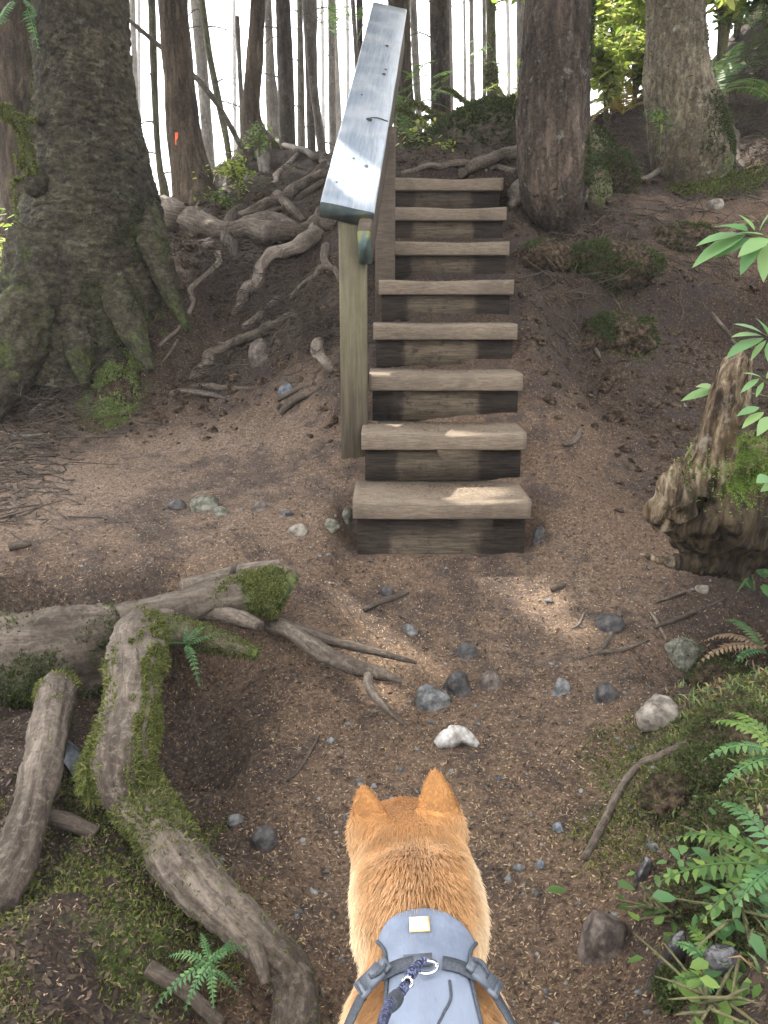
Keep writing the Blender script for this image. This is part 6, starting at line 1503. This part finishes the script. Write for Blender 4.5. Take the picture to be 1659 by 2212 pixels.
def loft(sec, seg=40, n=90, boxy=2.3):
    PR = spline(sec, n); th = np.linspace(0, 2 * math.pi, seg, endpoint=False)
    tn = unit(np.gradient(PR[:, :3], axis=0)); sx_ = unit(np.cross(tn, [0, 0, 1.0])); up = np.cross(sx_, tn)
    c, s = np.cos(th), np.sin(th); ex = 2 / boxy
    cc, ss = np.sign(c) * np.abs(c) ** ex, np.sign(s) * np.abs(s) ** ex
    V = PR[:, None, :3] + sx_[:, None] * cc[None, :, None] * PR[:, 3, None, None] + up[:, None] * ss[None, :, None] * PR[:, 4, None, None]
    m = n * seg; V = np.vstack([V.reshape(-1, 3), PR[0, :3], PR[-1, :3]]); j = np.arange(seg)
    T = np.vstack([np.stack([(j + 1) % seg, j, np.full(seg, m)], 1), np.stack([(n - 1) * seg + j, (n - 1) * seg + (j + 1) % seg, np.full(seg, m + 1)], 1)])
    return (V, grid_faces(n, seg), T)
def ear(base, tip, w, t):
    """pricked ear: a curved shell, broad and cupped below, rounded at the tip"""
    base, tip = np.asarray(base), np.asarray(tip); k = np.linspace(0, 1, 14)
    C = base + (tip - base) * k[:, None] + np.array([0, -.008, 0]) * np.sin(k * math.pi)[:, None]
    hw = w * (1 - k ** 1.7) ** .72 + .001; ht = t * (1 - k) ** .6 + .0035
    th = np.linspace(0, 2 * math.pi, 20, endpoint=False); a = unit(tip - base); sd = unit(np.cross(a, [0, 1.0, 0])); fw = np.cross(sd, a)
    V = C[:, None] + sd * (hw[:, None] * np.cos(th))[..., None] + fw * (ht[:, None] * np.sin(th))[..., None]
    V = np.vstack([V.reshape(-1, 3), C[0], C[-1]]); j = np.arange(20)
    T = np.vstack([np.stack([(j + 1) % 20, j, np.full(20, 280)], 1), np.stack([13 * 20 + j, 13 * 20 + (j + 1) % 20, np.full(20, 281)], 1)])
    return (V, grid_faces(14, 20), T)
def leg(pts, r): return tube(pts, r, 14, 40)
gd = lambda x, y: H([(x, y)])[0]
e1 = ear(AY(815, 1835, 1.148), AY(781, 1692, 1.182), .044, .019); e2 = ear(AY(950, 1812, 1.160), AY(938, 1657, 1.212), .046, .021)
legs = []
for sx_ in (-.062, .062):
    g0 = gd(.06 + sx_, .90); f = 0.03 * np.sign(sx_)
    legs.append(leg([(.06 + sx_, .86, .34), (.06 + sx_, .885 + f, .24), (.06 + sx_, .885 + 2 * f, g0 + .11), (.06 + sx_, .89 + 3 * f, g0 + .035)], [.052, .040, .026, .024]))
    legs.append(leg([(.06 + sx_, .885 + 3 * f, g0 + .022), (.06 + sx_, .935 + 3 * f, g0 + .018)], [.028, .022]))
    g1 = gd(.06 + sx_, .34)
    legs.append(leg([(.06 + sx_, .36, .35), (.06 + sx_ * 1.1, .42 - f, .22), (.06 + sx_ * 1.1, .30 - f, g1 + .12), (.06 + sx_ * 1.1, .315 - f, g1 + .03)], [.075, .052, .026, .024]))
    legs.append(leg([(.06 + sx_ * 1.1, .31 - f, g1 + .02), (.06 + sx_ * 1.1, .365 - f, g1 + .017)], [.027, .021]))
tail = tube([(.06, .26, .40), (.05, .20, .47), (.04, .21, .54), (.05, .28, .57), (.07, .33, .53)], [.04, .045, .045, .04, .02], 14, 40)
body = union([loft(SEC), e1, e2, tail] + legs, .0065, 4)
bV, bQ, bT = body
cxs = np.interp(bV[:, 1], SEC[:, 1], SEC[:, 0]); hws = np.interp(bV[:, 1], SEC[:, 1], SEC[:, 3]); czs = np.interp(bV[:, 1], SEC[:, 1], SEC[:, 2]); hhs = np.interp(bV[:, 1], SEC[:, 1], SEC[:, 4])
def coat(P, N):
    """ginger back, skull and ears; cream on the cheeks, ruff sides, flanks and belly"""
    cx = np.interp(P[:, 1], SEC[:, 1], SEC[:, 0]); hw = np.interp(P[:, 1], SEC[:, 1], SEC[:, 3]); cz = np.interp(P[:, 1], SEC[:, 1], SEC[:, 2]); hh = np.interp(P[:, 1], SEC[:, 1], SEC[:, 4])
    side = np.abs(P[:, 0] - cx) / hw; low = (cz - P[:, 2]) / hh
    earm = smooth(P[:, 2] - (cz + hh * .75), .0, .04) * (P[:, 1] > 1.1)
    nz = fbm(P, 14, 3)
    pale = smooth(side + .25 * low + .22 * nz, .45, .95) * (1 - earm)
    pale = np.maximum(pale, .20 * smooth(-nz, -.3, .5) * (P[:, 1] < 1.12) * (P[:, 1] > .9))
    pale = np.maximum(pale, smooth(-P[:, 1], -.86, -.70) * .40)
    pale = pale * (1 - .75 * smooth(P[:, 1], 1.10, 1.14) * smooth(P[:, 2] - cz, -.02, .03))
    fold = np.exp(-((P[:, 1] - 1.112 - .012 * np.abs(P[:, 0] - cx) / hw) / .010) ** 2) * smooth(nz, -.5, .2)  # crease between skull and ruff, its shade painted as darker fur
    g = np.array([.55, .32, .14]); e = np.array([.47, .25, .092]); c = np.array([.80, .63, .42])
    col = g[None] * (1 - earm[:, None]) + e[None] * earm[:, None]
    col = col * (1 - pale[:, None]) + c[None] * pale[:, None]
    col = col * (1 - .35 * fold[:, None] * (1 - side[:, None].clip(0, 1) ** 2))
    return col * (1 + .18 * fbm(P, 60, 2))[:, None]
M_ = Mat('dog_skin'); M_.b.inputs['Base Color'].default_value = (.40, .20, .07, 1); skin_mat = M_.fin(.9, .1)
bo = mk('body', body, skin_mat, dog)
Mf = Mat('dog_fur'); at_ = Mf.n('ShaderNodeAttribute', attribute_name='coat_colour'); Mf.color(at_.outputs['Color'])
Mf.b.inputs['Sheen Weight'].default_value = .15; fur_mat = Mf.fin(.6, .25)
tr_ = Mf.n('ShaderNodeBsdfTranslucent'); Mf.link(at_.outputs['Color'], tr_.inputs['Color']); mx_ = Mf.n('ShaderNodeMixShader'); mx_.inputs[0].default_value = .3
Mf.link(Mf.b.outputs[0], mx_.inputs[1]); Mf.link(tr_.outputs[0], mx_.inputs[2]); Mf.link(mx_.outputs[0], Mf.out.inputs['Surface'])
NH = 130000
vn = normals(body)
P, Nf = sample(body, NH, lambda C, N: np.where(C[:, 1] > .62, 1.0, .22) * (.35 + .65 * smooth(C[:, 2], .2, .32)))
cz = np.interp(P[:, 1], SEC[:, 1], SEC[:, 2]); hh = np.interp(P[:, 1], SEC[:, 1], SEC[:, 4])
earm = smooth(P[:, 2] - (cz + hh * .75), .004, .045) * (P[:, 1] > 1.1)
ruff = np.exp(-((P[:, 1] - 1.03) / .07) ** 2); skull = smooth(P[:, 1], 1.10, 1.18)
Lh = (.017 + .011 * ruff - .005 * skull) * (1 - .5 * earm) * rng.uniform(.65, 1.2, NH)
cx = np.interp(P[:, 1], SEC[:, 1], SEC[:, 0])
flow = np.column_stack([(P[:, 0] - cx) * 5, np.full(NH, -1.0), np.full(NH, -.25)])
flow = unit(flow) * (1 - earm[:, None]) + np.array([0, -.3, 1.0]) * earm[:, None]
flow = unit(flow - Nf * (flow * Nf).sum(1)[:, None])
clump = np.column_stack([fbm(P + q, 38, 2) for q in (0, 9, 19)])
D = unit(flow + Nf * (.55 + .35 * ruff - .1 * skull)[:, None] + clump * .15 + rng.normal(size=(NH, 3)) * .12)
D2 = unit(D * .9 + flow * .5 - np.array([0, 0, .18]))
K = 4
pts = np.stack([P - Nf * .001, P + D * Lh[:, None] * .4, P + D * Lh[:, None] * .4 + (D * .5 + D2 * .5) * Lh[:, None] * .35, P + D * Lh[:, None] * .4 + (D * .5 + D2 * .5) * Lh[:, None] * .35 + D2 * Lh[:, None] * .3], 1)
hc = bpy.data.hair_curves.new('fur'); hc.add_curves([K] * NH)
og = np.array(dog.location)
hc.points.foreach_set('position', (pts - og).astype(np.float32).ravel())
ra = hc.attributes.new('radius', 'FLOAT', 'POINT') if 'radius' not in hc.attributes else hc.attributes['radius']
ra.data.foreach_set('value', np.tile(np.array([.00056, .00050, .00034, .00010], np.float32), NH))
ca = hc.attributes.new('coat_colour', 'FLOAT_COLOR', 'CURVE')
col = np.clip(coat(P, Nf) * rng.uniform(.82, 1.15, (NH, 1)), 0, 1)
ca.data.foreach_set('color', np.column_stack([col, np.ones(NH)]).astype(np.float32).ravel())
hc.materials.append(fur_mat)
fo = bpy.data.objects.new('fur', hc); COL.objects.link(fo); fo.parent = dog; fo['kind'] = 'stuff'

# harness: a padded back panel that follows the body, straps, two buckles, a ring
def on_back(y, u, lift):
    """point on the back at y, u metres round the body from the spine to the right"""
    y = y - .026
    s = np.array([np.interp(y, SEC[:, 1], SEC[:, k]) for k in range(5)]); a = u / ((s[3] + s[4]) / 2)
    ex = 2 / 2.3; c, q = math.cos(a), math.sin(a)
    nx, nz_ = math.copysign(abs(q) ** ex, q), math.copysign(abs(c) ** ex, c)
    sl = (np.interp(y + .02, SEC[:, 1], SEC[:, 2] + SEC[:, 4]) - np.interp(y - .02, SEC[:, 1], SEC[:, 2] + SEC[:, 4])) / .04
    n = unit(np.array([nx * s[4] / s[3], -sl * max(c, 0), nz_]))
    return np.array([s[0] + nx * s[3], y, s[2] + nz_ * s[4]]) + n * lift, n
M2 = Mat('harness_cloth'); wv = M2.n('ShaderNodeTexChecker'); wv.inputs['Scale'].default_value = 900; M2.link(M2.coords(), wv.inputs['Vector'])
cc = M2.ramp(M2.noise(M2.coords(), 9, 5, .6), [(.3, (.105, .125, .165)), (.7, (.165, .19, .24))]); M2.color(cc)
M2.bump(M2.noise(M2.coords((1, .35, 1)), 34, 4, .55), .35, .010); M2.bump(M2.noise(M2.coords(), 420, 2, .5), .25, .001); harness_mat = M2.fin(.75, .25)
web_mat = m_plain('dark_webbing', [(.3, (.03, .034, .042)), (.7, (.06, .068, .08))], 300, .7, .3, .4, .001)
plastic_mat = m_plain('slate_plastic', [(.3, (.065, .075, .092)), (.7, (.095, .107, .128))], 60, .42, .4, .05)
steel = Mat('polished_steel'); steel.b.inputs['Base Color'].default_value = (.62, .62, .63, 1); steel.b.inputs['Metallic'].default_value = 1; steel_mat = steel.fin(.22, .5)
har = empty('harness', on_back(.9, 0, .02)[0]); har.parent = dog; har.location = tuple(np.array(on_back(.9, 0, .02)[0]) - og)
LIFT = .020
def sheet(rows, lift, thick, ncol=21, wrinkle=.0018):
    """cloth over the back: rows (y, left u, right u)"""
    R = spline(np.array(rows), 46); top = []; bot = []
    for y, a, b in R:
        for u in np.linspace(a, b, ncol):
            t = (u - a) / max(b - a, 1e-5); edge = min(t, 1 - t); round_ = 1 - .5 * math.exp(-edge * 18)
            p, n = on_back(y, u, lift + thick * round_); top.append(p); p2, _ = on_back(y, u, lift - .006); bot.append(p2)
    top = np.array(top); bot = np.array(bot); n, m = len(R), ncol
    nz = wrinkle * fbm(top * np.array([1, .35, 1]), 30, 3) + wrinkle * fbm(top, 12, 2); top[:, 2] += nz
    V = np.vstack([top, bot]); k = n * m; Q = [grid_faces(n, m, False), grid_faces(n, m, False)[:, ::-1] + k]
    ring = np.concatenate([np.arange(m), np.arange(1, n) * m + m - 1, (n - 1) * m + np.arange(m - 2, -1, -1), np.arange(n - 2, 0, -1) * m])
    r2 = np.roll(ring, -1); Q.append(np.stack([ring, ring + k, r2 + k, r2], 1))
    return (V, np.concatenate(Q), None)
mk('back_panel', sheet([(.40, -.052, .052), (.55, -.050, .050), (.70, -.050, .050), (.80, -.047, .049), (.87, -.042, .043), (.90, -.042, .043), (.93, -.046, .050), (.955, -.056, .062), (.975, -.052, .056), (.993, -.038, .038), (1.004, -.015, .015)], LIFT, .006), harness_mat, har)
mk('edge_piping', tube([on_back(y, u, LIFT + .004)[0] for y, u in [(.80, .050), (.87, .045), (.90, .045), (.93, .051), (.955, .063)]], .0028, 8, 60), web_mat, har)
mk('edge_piping', tube([on_back(y, u, LIFT + .004)[0] for y, u in [(.80, -.048), (.87, -.044), (.90, -.044), (.93, -.047), (.955, -.057)]], .0028, 8, 60), web_mat, har)
mk('centre_seam', tube([on_back(y, u, LIFT + .006)[0] for y, u in [(.868, .018), (.84, .017), (.815, .008), (.79, .002), (.74, .004), (.60, .004)]], .0022, 6, 60), web_mat, har)
def patch(y, u, w, h, lift, mat, name, t=.0018, rot=0.0):
    c, n = on_back(y, u, lift); fx = unit(np.cross(np.array([0, 1.0, 0]), n)); fy = np.cross(n, fx)
    fx, fy = fx * math.cos(rot) + fy * math.sin(rot), fy * math.cos(rot) - fx * math.sin(rot)
    g = box((0, 0, 0), (w, h, t)); return mk(name, (c + g[0][:, :1] * fx + g[0][:, 1:2] * fy + g[0][:, 2:] * n, g[1], g[2]), mat, har, smooth_shade=False)
label_mat = m_plain('pale_label_cloth', [(.3, (.52, .47, .35)), (.7, (.60, .56, .46))], 40, .6, .3, .1)
yel = m_plain('yellow_label_edge', [(.3, (.55, .36, .10)), (.7, (.60, .42, .14))], 40, .6, .3, .1)
patch(.967, -.004, .030, .026, LIFT + .0075, yel, 'label_border'); patch(.967, -.0045, .0280, .0245, LIFT + .0090, label_mat, 'label_patch')
patch(.897, -.008, .040, .020, LIFT + .008, plastic_mat, 'ring_anchor', .003)
def strap(path, w, lift, mat, name, t=.0022):
    """webbing laid along (y, u) points on the back"""
    S = spline(np.array(path), 40); C = np.array([on_back(y, u, lift)[0] for y, u in S]); N = np.array([on_back(y, u, lift)[1] for y, u in S])
    tn = unit(np.gradient(C, axis=0)); sd = unit(np.cross(tn, N)); N = np.cross(sd, tn)
    V = np.stack([C - sd * w / 2, C + sd * w / 2, C + sd * w / 2 + N * t, C - sd * w / 2 + N * t], 1).reshape(-1, 3)
    return mk(name, (V, grid_faces(40, 4), None), mat, har, smooth_shade=False)
for s in (-1, 1):
    strap([(.893, s * .012), (.890, s * .030), (.883, s * .05)], .022, LIFT + .008, web_mat, 'strap')
    strap([(.868, s * .076), (.835, s * .098), (.79, s * .125), (.74, s * .165)], .019, LIFT + .004, web_mat, 'strap')
    # side release buckle: body with two prongs and slots
    c, n = on_back(.884, s * .052, LIFT + .014); a, _ = on_back(.868, s * .078, LIFT + .012); fx = unit(a - c); fy = np.cross(n, fx)
    def bpart(x, y, sx_, sy_, sz_, dz=0.0, bev=.002):
        g = box((x, y, dz), (sx_, sy_, sz_), bev=bev); return (c + g[0][:, :1] * fx + g[0][:, 1:2] * fy + g[0][:, 2:] * n, g[1], g[2])
    bk = mk('buckle', join([bpart(.006, 0, .028, .030, .008), bpart(.026, 0, .016, .033, .007), bpart(-.014, 0, .012, .025, .006)]), plastic_mat, har, smooth_shade=False)
    mk('slot', join([bpart(.024, 0, .003, .024, .002, .0040, .0005), bpart(.032, 0, .003, .024, .002, .0040, .0005), bpart(.010, .0, .003, .010, .002, .0045, .0005)]), web_mat, bk, smooth_shade=False)
    mk('prong', tube([c + fx * -.016 + fy * .006 + n * .004, c + fx * -.004 + fy * .010 + n * .006, c + fx * .010 + fy * .004 + n * .005], [.003, .0035, .002], 8, 16), web_mat, bk)
rc, rn = on_back(.880, -.002, LIFT + .016); th = np.linspace(0, 2 * math.pi, 25)
rx_, ry_ = np.array([1.0, 0, 0]), unit(np.array([0, 1, .15]))
mk('leash_ring', tube(rc + rx_ * (.016 * np.cos(th))[:, None] + ry_ * (.012 * np.sin(th) * np.where(np.sin(th) > 0, .55, 1))[:, None] + rn * .002, .0028, 8, 60), steel_mat, har)
# leash: clip and cord running back to the walker's hand
lead = empty('leash', rc + np.array([-.01, -.02, .01]), 'dark blue flecked leash clipped to the harness ring, running back toward the camera', 'leash')
cord = Mat('flecked_blue_cord'); cv = cord.noise(cord.coords((1, 1, 1)), 260, 3, .6); cord.color(cord.ramp(cv, [(.40, (.008, .009, .018)), (.52, (.022, .027, .065)), (.62, (.12, .14, .24))])); cord_mat = cord.fin(.6, .3)
q = lambda y, x, z: np.array([x, y, z])
k0 = rc + np.array([-.010, -.006, .010])
mk('clip', tube([k0 + np.array([.010, .008, .0]), k0, k0 + np.array([-.010, -.020, .006]), k0 + np.array([-.016, -.034, .010])], [.004, .0055, .0075, .006], 10, 30), cord_mat, lead)
k1 = k0 + np.array([-.016, -.034, .010]); 
mk('clip_eye', tube([k1 + np.array([.006 * math.cos(t), .008 * math.sin(t) - .006, .002]) for t in np.linspace(0, 2 * math.pi, 14)], .0025, 8, 40), steel_mat, lead)
k2 = k1 + np.array([-.004, -.014, .004])
mk('cord', tube([k2, k2 + np.array([-.012, -.03, .012]), k2 + np.array([-.022, -.075, .05]), k2 + np.array([-.03, -.25, .16]), k2 + np.array([.0, -.75, .42])], .0065, 10, 80, .12, 140), cord_mat, lead)
mk('cord_sleeve', tube([k2 + np.array([-.011, -.028, .012]), k2 + np.array([-.0155, -.045, .024]), k2 + np.array([-.019, -.062, .038])], [.0095, .010, .009], 12, 20), web_mat, lead)
# ------------------------------------------------------------------ misty air
lo, hi = ground.bound_box[0], ground.bound_box[6]
zs = [float(gz.min())]
hx = box(((0), 35, (zs[0] - 1 + 36) / 2), (190, 190, 36 - zs[0] + 1))
hm = bpy.data.materials.new('misty_air'); hm.use_nodes = True; ht = hm.node_tree; ht.nodes.clear()
ho = ht.nodes.new('ShaderNodeOutputMaterial'); pv = ht.nodes.new('ShaderNodeVolumePrincipled')
pv.inputs['Color'].default_value = (.93, .96, 1, 1); pv.inputs['Density'].default_value = HAZE
ht.links.new(pv.outputs[0], ho.inputs['Volume'])
hz = mk('haze', hx, hm, smooth_shade=False); tag(hz, 'pale mist hanging between the far trunks', kind='stuff')
